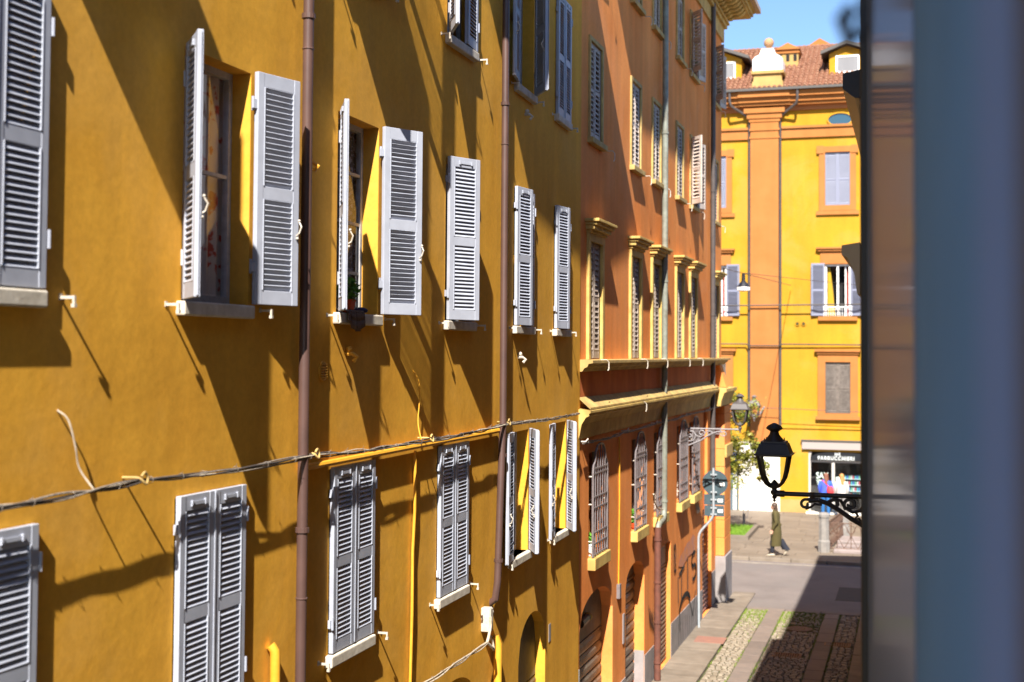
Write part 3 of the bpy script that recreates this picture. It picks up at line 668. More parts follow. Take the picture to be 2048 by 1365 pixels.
# second and third floor
op2 = {4: (140, 165)}; op3 = {4: (140, 165), 5: (140, 165)}
for row, (z0, z1) in enumerate(((3.52, 5.12), (6.66, 8.1))):
    for i, c in enumerate(CX):
        s0, s1 = c-.42, c+.42
        surround(O, s0, s1, z0, z1, .075, .035, M_TRIMD)
        b = MB(); O.box(b, s0-.11, s1+.11, z0-.10, z0-.005, -.04, .10); obj('sill', b, M_TRIMD, OB, bevel=.01)
        la, ra = (op2 if row == 0 else op3).get(i, (0, 0))
        for k, a in (('L', la), ('R', ra)):
            leaf(OB, O, s0 if k == 'L' else s1, k, a, z0+.01, z1, .418, M_SHUTL, indiv=(row == 0 and i == 0), d=-.03 if a < 2 else .06, pitch=.078, slat_w=.075, stile=.055, rail=(.12, .06, .08), tilt=55, mid=.5, latch=False)
        ohook(c + .72, z0 - .08, .14)
        if la > 2:
            sash(OB, O, s0, s1, z0, z1, dp=.1, m=M_FRAMEG, bars=(.5,))
        else:
            g = MB(); O.box(g, s0, s1, z0, z1, -.3, -.22); obj('room_dark_sheet', g, M_DARKIN, OB)  # painted darkness behind the closed leaves
# eaves with brackets
b = MB(); O.box(b, -.1, O.L+.1, 8.62, 9.0, -.02, .06); O.box(b, -.1, O.L+.14, 9.0, 9.1, -.02, .14); O.box(b, -.1, O.L+.16, 9.1, 9.16, -.02, .20); obj('frieze', b, M_TRIM, OB)
b = MB(); O.box(b, -.05, O.L+.75, 9.40, 9.46, -.1, .72); O.box(b, -.05, O.L+.80, 9.46, 9.56, -.1, .78); O.box(b, -.05, O.L+.85, 9.56, 9.62, -.1, .84); ev = obj('eave', b, M_TRIM, OB)
b = MB(); O.box(b, -.05, O.L+.97, 9.58, 9.72, .845, .97); obj('gutter', b, mat('pinkish_gutter', (.4, .28, .2), .6), ev)
s = .1
while s < O.L + .1:
    b = MB(); w = .09
    pr = [(.20, 9.17), (.30, 9.18), (.36, 9.24), (.50, 9.25), (.60, 9.30), (.68, 9.395), (.20, 9.395)]
    b.prism([O.p(s-w, z, d) for d, z in pr], O.s * (2*w)); obj('bracket', b, M_TRIM, ev); s += .36
s = .0
# corner pilaster of rusticated blocks
z = -5.35
b = MB(); O.box(b, 14.95, 16.22, -6.6, -5.36, .0, .28); obj('plinth', b, M_GREYD, OB, bevel=.01)
while z < -1.40:
    h = min(.47, -1.38 - z); b = MB(); O.box(b, 15.02, 16.2, z+.006, z+h-.006, .0, .24); obj('rustication_block', b, M_ORG, OB, bevel=.012); z += h
b = MB(); O.box(b, 15.03, 16.19, -5.36, -1.38, .0, .225); obj('pilaster_core', b, M_ORGB, OB)
b = MB(); O.box(b, 15.0, 16.22, -2.75, -2.42, .24, .30); obj('pilaster_block', b, M_TRIM, OB, bevel=.01)
b = MB()
b.prism([O.p(14.9, -.88, .0), O.p(14.9, -.88, .3), O.p(14.9, -.3, .12), O.p(14.9, -.3, 0)], O.s*.5); obj('corner_scroll', b, M_ORG, OB)
# grilles of the ground floor windows
def grille(c, i):
    s0, s1 = c-.52, c+.52; z0, z1 = -3.31, -1.95; dd = .07
    b = MB(); top = [(s0, z1), (s0+.03, z1+.12), (s0+.14, z1+.19), (s0+.20, z1+.34), (s0+.32, z1+.43), (c, z1+.455), (s1-.32, z1+.43), (s1-.20, z1+.34), (s1-.14, z1+.19), (s1-.03, z1+.12), (s1, z1)]
    b.tube([O.p(s0, z0, dd)] + [O.p(s, z, dd) for s, z in top] + [O.p(s1, z0, dd)], .019, 6)
    g = obj('window_grille', b, M_IRONG, OB)
    def ztop(s):
        for k in range(len(top)-1):
            if top[k][0] <= s <= top[k+1][0] and top[k+1][0] > top[k][0]:
                u = (s - top[k][0]) / (top[k+1][0] - top[k][0]); return top[k][1]*(1-u) + top[k+1][1]*u
        return z1
    for k in range(1, 6):
        s = s0 + (s1-s0)*k/6; q = MB(); q.tube([O.p(s, z0, dd), O.p(s, ztop(s), dd)], .011, 5); obj('bar', q, M_IRONG, g)
    for z in (z0+.02, z0+.2, z0+.38, z0+.78, z0+.96, z0+1.34, z0+1.42):
        q = MB(); O.box(q, s0, s1, z-.012, z+.012, dd-.008, dd+.008); obj('cross_bar', q, M_IRONG, g)
    for z in (z0+.25, z0+.85, z0+1.3):
        for s in (s0, s1): q = MB(); q.tube([O.p(s, z, -.02), O.p(s, z, dd)], .012, 5); obj('anchor', q, M_WHITEI, g)
    b = MB(); O.box(b, s0-.05, s1+.05, -3.52, -3.325, -.04, .13); obj('sill', b, M_TRIM, OB, bevel=.012)
    sash(OB, O, c-.52, c+.52, -3.32, -1.62, dp=.14, m=M_SHUTW, bars=(.5,))
for i, c in enumerate(GX): grille(c, i)
pot(O, 1.0, -3.322, -.05, .085, .2, M_WHITE, M_LEAFG, (.06, .16, .1), 120, .04, 'white pot of green leaves behind the iron grille nearest the yellow house')
pot(O, 4.4, -3.322, -.05, .07, .12, M_POT, M_LEAFG, (.06, .2, .14), 110, .04, 'trailing plant behind the second iron grille beside the drainpipe elbow')
pot(O, 11.1, 3.52, .04, .09, .14, mat('pot_brown', (.2, .09, .05), .8), M_LEAFG, (.1, .18, .14), 140, .05, 'plant with white flowers on the second floor sill between open shutters')
pot(O, 11.1, 6.66, .04, .09, .12, MATS['pot_brown'], M_LEAFD, (.12, .28, .16), 220, .06, 'dark leafy plant on the upper sill between the two drainpipes')
pot(O, 14.85, 6.66, .04, .09, .12, MATS['pot_brown'], M_LEAFD, (.14, .3, .18), 240, .06, 'dark leafy plant on the upper sill nearest the building corner')
# drainpipes of the orange house
drainpipe(OB, [O.p(6.9, 9.4, .11), O.p(6.9, -3.1, .11), O.p(6.895, -3.2, .11), O.p(6.86, -3.3, .11), O.p(6.80, -3.37, .11), O.p(6.70, -3.41, .11), O.p(6.58, -3.42, .11), O.p(6.36, -3.43, .11), O.p(6.27, -3.45, .11), O.p(6.22, -3.5, .11), O.p(6.2, -3.58, .11)], .062, M_PIPEG, [(O.p(6.9, z, .11), 1) for z in (4.6, 1.5, -.95, -3.05)])
drainpipe(OB, [O.p(6.2, -3.5, .11), O.p(6.2, -6.55, .11)], .068, M_PIPER, [(O.p(6.2, z, .11), 1) for z in (-3.75, -4.6, -5.4, -6.2)])
drainpipe(OB, [O.p(13.75, 9.4, .11), O.p(13.75, -3.2, .11)], .062, M_PIPEGY, [(O.p(13.75, z, .11), 1) for z in (4.2, 1.0, -.9)])
pipe(OB, O, [(2.95, -1.5, .02), (2.96, -2.6, .025), (2.93, -4.1, .02)], .014, M_YPIPE, 'conduit')
b = MB(); O.box(b, 2.86, 2.98, -4.35, -4.1, 0, .06); obj('meter_box', b, M_IRONG, OB)
pipe(OB, O, [(13.0, -1.4, .05), (13.0, -5.0, .05)], .045, M_ORG, 'conduit')
t = bundle('cable_bundle', [O.p(-.05, -1.42, .1), O.p(3.2, -1.41, .1), O.p(6.2, -1.40, .1), O.p(10, -1.39, .1), O.p(14.9, -1.38, .12)], 'dark cables clipped under the yellow cornice of the orange house', 3, mats=(M_CABLED, M_CABLE), r=.012)
for s in (.1, 3.2, 6.0, 9.6, 13.2):
    b = MB(); b.tube([O.p(s, -1.40, 0), O.p(s, -1.40, .1), O.p(s+.06, -1.36, .12), O.p(s+.1, -1.42, .11)], .013, 6); obj('clip', b, M_WHITEI, t, smooth=True)
t = bundle('wall_cable', [O.p(5.1, -2.72, .22), O.p(5.5, -2.92, .16), O.p(6.0, -3.1, .14), O.p(6.6, -3.2, .14)], 'short pale cable hanging from the second iron grille to the drainpipe elbow', 1, r=.02, mats=(M_CABLEW,))
# ground floor doors
roller(OB, O, .17, 2.53, -6.6, -3.9, -.22, M_METSH, pitch=.2, panel_z=-4.75)
roller(OB, O, 3.64, 5.36, -6.6, -3.94, -.22, M_METSH, pitch=.2, panel_z=-4.3)
roller(OB, O, 6.88, 8.28, -6.6, -4.06, -.12, M_METSH, pitch=.10, panel_z=-4.52, panel=M_IRONG)
roller(OB, O, 12.77, 14.28, -6.6, -3.9, -.11, M_METSHR, pitch=.12)
b = MB(); b.tube([O.p(.85, -4.42, -.16), O.p(1.35, -4.40, -.16)], .07, 8); dl = obj('door_lamp', b, M_BLACK, OB, smooth=True)
for k in range(4): q = MB(); q.tube([O.p(1.3 + .03*k, -4.40, -.16), O.p(1.315 + .03*k, -4.40, -.16)], .075, 10); obj('ring', q, M_TRIM, dl)
# grey dado at the foot
for (s0, s1, zt) in ((2.56, 3.61, -5.9), (5.39, 6.85, -5.9), (8.31, 12.74, -5.85), (14.31, 14.94, -5.7)):
    b = MB(); O.box(b, s0, s1, -6.6, zt, 0, .012); obj('dado', b, M_GREYD, OB)
b = MB(); O.box(b, 5.366, 5.3775, -6.58, -5.8, -.2, -.003); obj('dado', b, M_GREYD, OB)
# no-parking plate beside the first door, narrow plate beside the second
b = MB(); O.box(b, -.02, .12, -5.62, -4.98, 0.001, .012); pl = obj('no_parking_plate', b, M_WHITE, OB)
def disc(F, s, z, d, r0, r1, m, name, parent):
    b = MB(); n = 24
    for i in range(n):
        a, e = 2*math.pi*i/n, 2*math.pi*(i+1)/n
        b.quad(F.p(s + r0*math.cos(a), z + r0*math.sin(a), d), F.p(s + r1*math.cos(a), z + r1*math.sin(a), d), F.p(s + r1*math.cos(e), z + r1*math.sin(e), d), F.p(s + r0*math.cos(e), z + r0*math.sin(e), d))
    return obj(name, b, m, parent)
M_BLUE = mat('sign_blue', (.03, .05, .35), .5); M_RED = mat('sign_red', (.5, .03, .03), .5)
disc(O, .05, -5.28, .014, .002, .055, M_BLUE, 'symbol', pl); disc(O, .05, -5.28, .015, .05, .062, M_RED, 'symbol_ring', pl)
b = MB(); b.obox(O.p(.05, -5.28, .016), O.s*.038 + V((0, 0, -.038)), O.n*.0005, (O.s*.006 + V((0, 0, .006)))); obj('symbol_bar', b, M_RED, pl)
b = MB(); O.box(b, 3.36, 3.48, -5.25, -4.72, 0.001, .02); obj('meter_plate', b, M_IRONLG, OB)
# graffiti on the far bay of the ground floor
def stroke(pts, w=.05):
    gr = MB()
    for (a, b_) in zip(pts[:-1], pts[1:]):
        d = math.hypot(b_[0]-a[0], b_[1]-a[1]) or 1; nx, nz = -(b_[1]-a[1])/d*w/2, (b_[0]-a[0])/d*w/2; ex, ez = (b_[0]-a[0])/d*w*.3, (b_[1]-a[1])/d*w*.3
        gr.quad(O.p(a[0]+nx-ex, a[1]+nz-ez, .016), O.p(b_[0]+nx+ex, b_[1]+nz+ez, .016), O.p(b_[0]-nx+ex, b_[1]-nz+ez, .016), O.p(a[0]-nx-ex, a[1]-nz-ez, .016))
    obj('graffiti_stroke', gr, M_GRAF, OB)
def curve(cx, cz, rx, rz, a0, a1, n=12): return [(cx + rx*math.cos(math.radians(a0 + (a1-a0)*i/n)), cz + rz*math.sin(math.radians(a0 + (a1-a0)*i/n))) for i in range(n+1)]
stroke([(9.15, -5.0), (9.2, -5.55)], .07); stroke([(9.3, -4.95), (10.0, -4.85)], .08); stroke([(9.62, -4.9), (9.62, -5.5)], .08); stroke([(10.45, -4.75), (10.48, -5.45)], .09)
stroke(curve(11.35, -4.9, .32, .16, 60, 250) + curve(11.35, -5.2, .34, .17, 70, -120), .09)
stroke(curve(10.1, -5.85, .75, .32, 170, 20), .12); stroke([(9.35, -5.75), (9.4, -6.2)], .09); stroke([(10.7, -5.75), (11.2, -6.2), (11.6, -5.7)], .07)
stroke(curve(8.75, -4.5, .12, .3, 0, 330), .06); stroke([(8.6, -4.2), (8.9, -4.8)], .05)
for k in range(5): stroke([(5.75 + .1*k, -5.0 - .06*k), (5.9 + .1*k, -5.45 - .04*k), (5.85 + .12*k, -5.2)], .03)
for k in range(9): stroke([(9.2 + .3*k, -6.0 - .05*(k % 3)), (9.25 + .3*k, -6.5)], .03)
b = MB(); pts = [(9.2, -4.75), (9.5, -4.55), (9.9, -4.5), (10.3, -4.4), (10.8, -4.38), (11.3, -4.3), (11.7, -4.45), (11.7, -4.75), (10.6, -4.72), (9.8, -4.85)]
b.add([O.p(s, z, .010) for s, z in pts], [tuple(range(len(pts)))]); obj('graffiti_patch', b, M_GRAFP, OB)
b = MB()
for k in range(2): b.tube([O.p(11.6 + .22*k, -3.62, .03), O.p(11.55 + .22*k, -3.74, .05), O.p(11.65 + .22*k, -3.83, .05), O.p(11.7 + .22*k, -3.74, .05)], .025, 6)
obj('house_number', b, M_WHITEI, OB, smooth=True)

# ------------------------------------------------------------------ lanterns
def lantern(c, S, m, root):
    """square street lantern standing on its base ring at c; S = overall scale (1 = 0.86 m tall)"""
    c = V(c); q = lambda x: x * S
    b = MB(); b.lathe([(q(.012), -q(.10)), (q(.02), -q(.085)), (q(.012), -q(.07)), (q(.035), -q(.045)), (q(.02), -q(.03)), (q(.045), q(.0)), (q(.05), q(.02)), (q(.03), q(.045)), (q(.03), q(.06))], c, 12); obj('base_knob', b, m, root, smooth=True)
    b = MB(); b.lathe([(q(.03), q(.05)), (q(.075), q(.075)), (q(.085), q(.10)), (q(.01), q(.165))], c, 4, .785); obj('base_cup', b, m, root)
    for sx in (-1, 1):
        for sy in (-1, 1):
            b = MB(); path = [(.045, .085), (.09, .125), (.125, .19), (.145, .27), (.160, .36), (.174, .45), (.178, .49)]
            b.tube([c + V((sx*q(x), sy*q(x), q(z))) for x, z in path], q(.021), 6); obj('arm', b, m, root)
    for k in range(4):
        a = k * math.pi/2; X = V((math.cos(a), math.sin(a), 0)); Y = V((-math.sin(a), math.cos(a), 0)); g = MB()
        pz = [(.05, .10), (.118, .20), (.14, .27), (.168, .45)]
        for i in range(3): g.quad(c + X*q(pz[i][0]) - Y*q(pz[i][0]) + V((0, 0, q(pz[i][1]))), c + X*q(pz[i][0]) + Y*q(pz[i][0]) + V((0, 0, q(pz[i][1]))), c + X*q(pz[i+1][0]) + Y*q(pz[i+1][0]) + V((0, 0, q(pz[i+1][1]))), c + X*q(pz[i+1][0]) - Y*q(pz[i+1][0]) + V((0, 0, q(pz[i+1][1]))))
        obj('pane', g, LG, root)
    b = MB(); r2 = 1.4142
    b.lathe([(q(.17)*r2, q(.45)), (q(.222)*r2, q(.468)), (q(.222)*r2, q(.482)), (q(.205)*r2, q(.487)), (q(.165)*r2, q(.60)), (q(.15)*r2, q(.612)), (q(.148)*r2, q(.632))], c, 4, .785); hd = obj('hood', b, m, root)
    b = MB(); b.lathe([(q(.125), q(.63)), (q(.10), q(.66)), (q(.06), q(.71)), (q(.05), q(.745)), (q(.06), q(.755)), (q(.095), q(.775)), (q(.10), q(.79)), (q(.08), q(.815)), (q(.045), q(.835)), (q(.015), q(.85))], c, 16); obj('finial', b, m, root, smooth=True)
    for sx in (-1, 1):
        for sy in (-1, 1):
            b = MB(); b.prism([c + V((sx*q(.19), sy*q(.19), q(.476))), c + V((sx*q(.24), sy*q(.24), q(.482))), c + V((sx*q(.19), sy*q(.19), q(.486)))], V((q(.006), -q(.006)*sx*sy, 0))); obj('corner_tip', b, m, hd)
    for k in range(4):
        a = k * math.pi/2 + .785; b = MB(); b.lathe([(q(.006), 0), (q(.009), q(.02)), (q(.002), q(.045))], c + V((q(.16)*math.cos(a)*.95, q(.16)*math.sin(a)*.95, q(.628))), 6); obj('spike', b, m, hd)
LG = glass_mat('lantern_glass', (.93, .94, .93))
def spiral(cx, cz, r0, r1, a0, a1, n=22): return [(cx + (r0 + (r1-r0)*i/n)*math.cos(math.radians(a0 + (a1-a0)*i/n)), cz + (r0 + (r1-r0)*i/n)*math.sin(math.radians(a0 + (a1-a0)*i/n))) for i in range(n+1)]
def bracket(root, tip, X, L, m, k=1., low=.42):
    """scrolled wrought iron wall bracket; X = unit vector from lantern to wall, z=0 at the top bar"""
    P = lambda u, z: V(tip) + X * u + V((0, 0, z))
    def bar(pts, r, n=7): b = MB(); b.tube([P(u, z) for u, z in pts], r * k, n); obj('scroll', b, m, root, smooth=True)
    b = MB(); b.tube([P(0.03, 0), P(L, 0)], .021*k, 10); obj('top_bar', b, m, root, smooth=True)
    b = MB(); b.tube([P(.02, 0), P(.12, 0)], .03*k, 10); obj('socket', b, m, root, smooth=True)
    b = MB(); b.tube([P(.37*L, -.05), P(.37*L, .03)], .025*k, 8); obj('collar', b, m, root, smooth=True)
    bar([(.33*L, -.075), (.42*L, -.06), (.52*L, -.10), (.62*L, -.17), (.74*L, -.27), (.87*L, -low*.85), (L, -low)], .022)
    bar(spiral(.30*L, -.115, .058, .022, 80, 400), .013); bar([(.31*L, -.06), (.36*L, -.052), (.42*L, -.06)], .014)
    bar([(.30*L, -.17), (.35*L, -.15), (.39*L, -.11), (.46*L, -.115)], .012)
    bar(spiral(.58*L, -.105, .065, .018, 200, -160), .014); bar(spiral(.73*L, -.10, .08, .02, 230, -190), .016)
    bar([(.52*L, -.08), (.58*L, -.035), (.64*L, -.06), (.68*L, -.14), (.75*L, -.19), (.82*L, -.17), (.88*L, -.08), (L, -.05)], .016)
    bar(spiral(.95*L, -.17, .13, .12, 0, 360, 28), .017); bar(spiral(.95*L, -.17, .04, .03, 0, 360, 16), .018)
    bar([(.78*L, -.19), (.80*L, -.23), (.77*L, -.27), (.81*L, -.26), (.83*L, -.30)], .013)
    b = MB(); b.obox(P(L, -low/2 + .02), X*.015, X.cross(V((0, 0, 1)))*.03, V((0, 0, low/2 + .1))); obj('wall_plate', b, m, root)
XR = V((1, 0, 0))
t = empty('wall_lantern', (-1.62, 16.2, 4.80), 'large black iron street lantern on a scrolled black bracket beside the dark bay post', 'street lamp', 'wall lanterns in the lane')
lantern((-1.62, 16.2, 4.92), 1., M_BLACK, t); bracket(t, (-1.62, 16.2, 4.92), XR, 1.22, M_BLACK, 1.35)
t = empty('wall_lantern', (-5.06, 30.6, 4.7), 'grey street lantern on a pale scrolled bracket above the round sign on the orange house', 'street lamp', 'wall lanterns in the lane')
lantern((-3.84, 30.6, 4.88), .95, mat('dark_grey_iron', (.07, .062, .065), .5), t); bracket(t, (-3.84, 30.6, 4.86), V((-1, 0, 0)), 1.22, M_IRONLG, .9, .4)
t = empty('wall_lantern', (-6.0, 55.4, 3.8), 'small grey street lantern on the salmon pilaster of the far yellow building', 'street lamp')
lantern((-6.27, 54.55, 3.95), 1.15, mat('mid_grey_iron', (.13, .115, .115), .5), t)
b = MB(); b.tube([(-6.27, 54.55, 3.97), (-6.1, 54.9, 4.12), (-5.95, 55.3, 4.4), (-5.95, 55.46, 4.5)], .035, 8); b.tube([(-5.95, 55.3, 4.45), (-5.9, 55.4, 4.0), (-6.0, 55.45, 3.7)], .03, 8); obj('bracket_arm', b, M_IRONLG, t, smooth=True)

# ------------------------------------------------------------------ road sign on its bent pole
t = empty('road_sign', (-4.96, 31.75, .04), 'bent galvanised pole carrying the grey backs of a round and two rectangular signs', 'road sign')
b = MB(); b.tube([(-4.96, 31.75, .03), (-4.975, 31.75, 2.1), (-4.97, 31.75, 2.2), (-4.945, 31.75, 2.29), (-4.90, 31.75, 2.36), (-4.84, 31.75, 2.43), (-4.74, 31.75, 2.54), (-4.68, 31.75, 2.61), (-4.64, 31.75, 2.69), (-4.62, 31.75, 2.78), (-4.615, 31.75, 2.9), (-4.62, 31.75, 3.86)], .03, 12); obj('pole', b, M_ZINC, t, smooth=True)
def sign_disc():
    b = MB(); n = 32
    pts = [V((-4.59 + .305*math.cos(2*math.pi*i/n), 31.80, 3.50 + .305*math.sin(2*math.pi*i/n))) for i in range(n)]; b.prism(pts, V((0, .02, 0))); return b
rs = obj('round_sign_back', sign_disc(), M_SIGNB, t)
s1 = obj('square_sign_back', MB().box(-4.85, -4.36, 31.80, 31.82, 2.97, 3.22), M_SIGNB, t); s2 = obj('square_sign_back', MB().box(-4.84, -4.37, 31.80, 31.82, 2.70, 2.955), M_SIGNB, t)
for (x, z, p) in ((-4.42, 3.47, rs), (-4.46, 3.08, s1), (-4.46, 2.83, s2)): obj('sticker', MB().box(x-.06, x+.06, 31.796, 31.799, z-.04, z+.04), M_WHITE, p)
for z, p in ((3.70, rs), (3.28, rs), (3.10, s1), (2.9, s2), (2.75, s2)): obj('clamp', MB().box(-4.69, -4.54, 31.765, 31.795, z-.018, z+.018), M_ZINC, p)

# ------------------------------------------------------------------ far yellow building across the plaza
FB = empty('yellow_palace', (-4, 58, 0), 'bright yellow palace with salmon pilaster, tiled roof and dormers closing the view', 'building')
FF = Fac((-20, 55.5), (4, 55.5))                  # s = x + 20, faces the camera
class FX:
    pass
def fbox(mb, x0, x1, z0, z1, p0, p1): return mb.box(x0, x1, 55.5 - p1, 55.5 - p0, z0, z1)
def fpart(name, m, parent, *boxes, bevel=0):
    b = MB()
    for q in boxes: fbox(b, *q)
    return obj(name, b, m, parent, bevel=bevel)
fh = []
def fwall(mb, x0, x1, z0, z1, hs, dp=.15):
    S = sorted({x0, x1} | {h[0] for h in hs} | {h[1] for h in hs}); Z = sorted({z0, z1} | {h[2] for h in hs} | {h[3] for h in hs})
    for i in range(len(S)-1):
        for j in range(len(Z)-1):
            cx, cz = (S[i]+S[i+1])/2, (Z[j]+Z[j+1])/2
            if any(h[0] < cx < h[1] and h[2] < cz < h[3] for h in hs): continue
            mb.quad((S[i], 55.5, Z[j]), (S[i+1], 55.5, Z[j]), (S[i+1], 55.5, Z[j+1]), (S[i], 55.5, Z[j+1]))
    for a, b_, lo, hi in hs:
        for q in (((a, lo), (a, hi)), ((a, hi), (b_, hi)), ((b_, hi), (b_, lo)), ((b_, lo), (a, lo))):
            mb.quad((q[0][0], 55.5, q[0][1]), (q[1][0], 55.5, q[1][1]), (q[1][0], 55.5+dp, q[1][1]), (q[0][0], 55.5+dp, q[0][1]))
WX = (-2.985, -8.05)                               # window axes
hs = [(-4.17, -1.6, .0, 2.62), (-9.3, -7.02, 0, 2.6)]
for wx in WX: hs += [(wx-.5, wx+.5, 12.75, 14.95), (wx-.52, wx+.52, 8.18, 10.32), (wx-.5, wx+.5, 4.2, 6.3)]
b = MB(); fwall(b, -20, 4, 0, 17.0, hs); obj('wall', b, M_FYEL, FB)
obj('wall', MB().box(-20, 4, 56.6, 66, 0, 17), M_FYEL, FB)
# cream base, marble cladding and string course
fpart('base_render', M_FSTONE, FB, (-5.31, -4.19, .0, .62, 0, .03))
fpart('string_course', M_FYEL, FB, (-5.3, -1.2, 3.55, 3.62, 0, .05))
x = -7.0; rows = [(.1, .75), (.75, 1.4), (1.4, 2.05), (2.05, 2.95)]
for (z0, z1) in rows:
    for (xa, xb) in ((-7.0, -6.45), (-6.45, -5.88), (-5.88, -5.32)): fpart('cladding_panel', M_MARBLE, FB, (xa+.004, xb-.004, z0+.004, z1-.004, 0, .04))
fpart('blue_signboard', mat('bright_blue_sign', (.005, .09, .55), .4), FB, (-8.4, -7.1, 2.1, 2.75, .06, .14))
# pilaster with base, capital and shoulders
fpart('pilaster', M_FORG, FB, (-6.52, -5.36, 2.96, 16.3, 0, .22))
fpart('capital', M_FORG, FB, (-6.58, -5.30, 16.3, 16.44, 0, .25), (-6.66, -5.22, 16.44, 16.66, 0, .29), (-6.78, -5.10, 16.66, 16.86, 0, .35))
fpart('pilaster_band', M_FORG, FB, (-6.56, -5.32, 15.93, 16.02, .0, .26), (-6.56, -5.32, 15.6, 15.68, 0, .25))
for (xa, xb) in ((-20, -6.53), (-5.35, 4)):
    fpart('frieze_band', M_FORG, FB, (xa, xb, 16.0, 16.1, 0, .12), (xa, xb, 15.64, 15.99, 0, .05), (xa, xb, 15.60, 15.64, 0, .09))
    fpart('cornice_bed', mat('brown_frieze', (.40, .15, .05), .85), FB, (xa, xb, 16.75, 16.95, 0, .1))
fpart('cornice', M_FORG, FB, (-20, 4, 16.95, 17.08, -.3, .34), (-20, 4, 17.08, 17.28, -.3, .44), (-20, 4, 17.28, 17.52, -.3, .58), (-7.0, -4.88, 16.952, 17.078, .3, .40), (-7.0, -4.88, 17.082, 17.278, .3, .50), (-7.0, -4.88, 17.282, 17.522, .3, .64))
obj('gutter', MB().box(-20, 4, 54.74, 54.86, 17.52, 17.62), M_SLATE, FB)
# drainpipes bending round the capital
for sx, x in ((-1, -6.58), (1, -5.30)):
    b = MB(); b.tube([(x + sx*.75, 54.84, 17.55), (x + sx*.75, 54.84, 17.15), (x + sx*.7, 54.9, 16.95), (x + sx*.05, 55.36, 16.55), (x, 55.4, 16.4), (x, 55.4, 3.6)], .055, 8); obj('drainpipe', b, M_PIPEGY, FB, smooth=True)
# roof: clay barrel tiles over a sloping deck
def roof_pt(x, u): return V((x, 54.85 + u * .872, 17.58 + u * .489))
b = MB(); b.quad(roof_pt(-20, 0), roof_pt(4, 0), roof_pt(4, 6), roof_pt(-20, 6)); b.quad(roof_pt(4, 6), roof_pt(-20, 6), roof_pt(-20, 6) + V((0, 6, -3.4)), roof_pt(4, 6) + V((0, 6, -3.4))); rf = obj('roof', b, mat('roof_deck', (.2, .08, .045), .9), FB)
tl = MB(); du = .34
nrow = int(6 / du); N_ = V((0, -.489, .872))
for r in range(nrow):
    x = -9.6
    while x < -1.0:
        u0 = r*du; u1 = u0 + du*1.12; rad0, rad1 = .088*ru(.95, 1.05), .074
        dx = ru(-.01, .01); ring = []
        for u, rad, lift in ((u0, rad0, .045), (u1, rad1, .012)):
            c = roof_pt(x + dx, u) + N_ * (lift + ru(-.006, .006)); ring.append([c + V((math.cos(a)*rad, 0, 0)) + N_*(math.sin(a)*rad) for a in (0, .7, 1.57, 2.44, 3.14)])
        tl.add(ring[0] + ring[1], [(i, i+1, i+6, i+5) for i in range(4)] + [(0, 1, 2, 3, 4)])
        x += .205
o = obj('roof_tiles', tl, M_TILE, rf); o['kind'] = 'stuff'
# pedestal with white cap and stone ball
pd = MB()
def fr(mb, x0, x1, y0, y1, z0, X0, X1, Y0, Y1, z1): mb.add([(x0, y0, z0), (x1, y0, z0), (x1, y1, z0), (x0, y1, z0), (X0, Y0, z1), (X1, Y0, z1), (X1, Y1, z1), (X0, Y1, z1)], [(3, 2, 1, 0), (4, 5, 6, 7), (0, 1, 5, 4), (1, 2, 6, 5), (2, 3, 7, 6), (3, 0, 4, 7)])
fr(pd, -6.44, -5.14, 55.0, 56.3, 17.4, -6.42, -5.16, 55.02, 56.28, 17.95); fr(pd, -6.38, -5.20, 55.06, 56.2, 17.95, -6.35, -5.23, 55.08, 56.18, 18.27); pd.box(-6.46, -5.12, 54.98, 56.3, 18.27, 18.40)
ped = obj('roof_pedestal', pd, M_FSTONE, FB)
b = MB(); b.prism([(-6.40, 55.05, 18.40), (-5.18, 55.05, 18.40), (-5.18, 55.05, 18.88), (-5.28, 55.05, 18.99), (-5.46, 55.05, 19.08), (-5.55, 55.05, 19.32), (-6.03, 55.05, 19.32), (-6.12, 55.05, 19.08), (-6.30, 55.05, 18.99), (-6.40, 55.05, 18.88)], V((0, 1.1, 0))); obj('white_cap', b, M_WHITE, ped)
b = MB(); b.lathe([(.12, 0), (.05, .06), (.05, .14), (.07, .16)], (-5.79, 55.6, 19.32), 12); b.sphere((-5.79, 55.6, 19.68), .21, n=20, m=12); obj('stone_ball', b, mat('peach_stone', (.36, .2, .1), .8), ped, smooth=True)
# brick chimney with tiled hood
b = MB(); b.box(-5.62, -4.72, 57.4, 58.6, 17.8, 19.6); ch = obj('chimney', b, M_FSTONE, FB)
b = MB(); b.box(-5.68, -4.66, 57.34, 58.66, 19.6, 19.66); b.box(-5.64, -4.70, 57.38, 58.62, 19.66, 19.76); b.prism([(-5.70, 57.3, 19.76), (-4.64, 57.3, 19.76), (-5.17, 57.3, 20.05)], V((0, 1.4, 0))); obj('hood', b, M_FORG, ch)
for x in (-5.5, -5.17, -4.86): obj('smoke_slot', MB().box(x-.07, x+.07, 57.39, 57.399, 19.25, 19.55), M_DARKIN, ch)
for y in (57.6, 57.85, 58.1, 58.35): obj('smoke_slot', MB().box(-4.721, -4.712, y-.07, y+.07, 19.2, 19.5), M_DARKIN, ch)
b = MB(); b.box(-4.6, -3.6, 61.6, 62.4, 19, 20.75); b.prism([(-4.75, 61.5, 20.75), (-3.45, 61.5, 20.75), (-4.1, 61.5, 21.15)], V((0, 1.0, 0))); obj('chimney', b, M_FORG, FB)
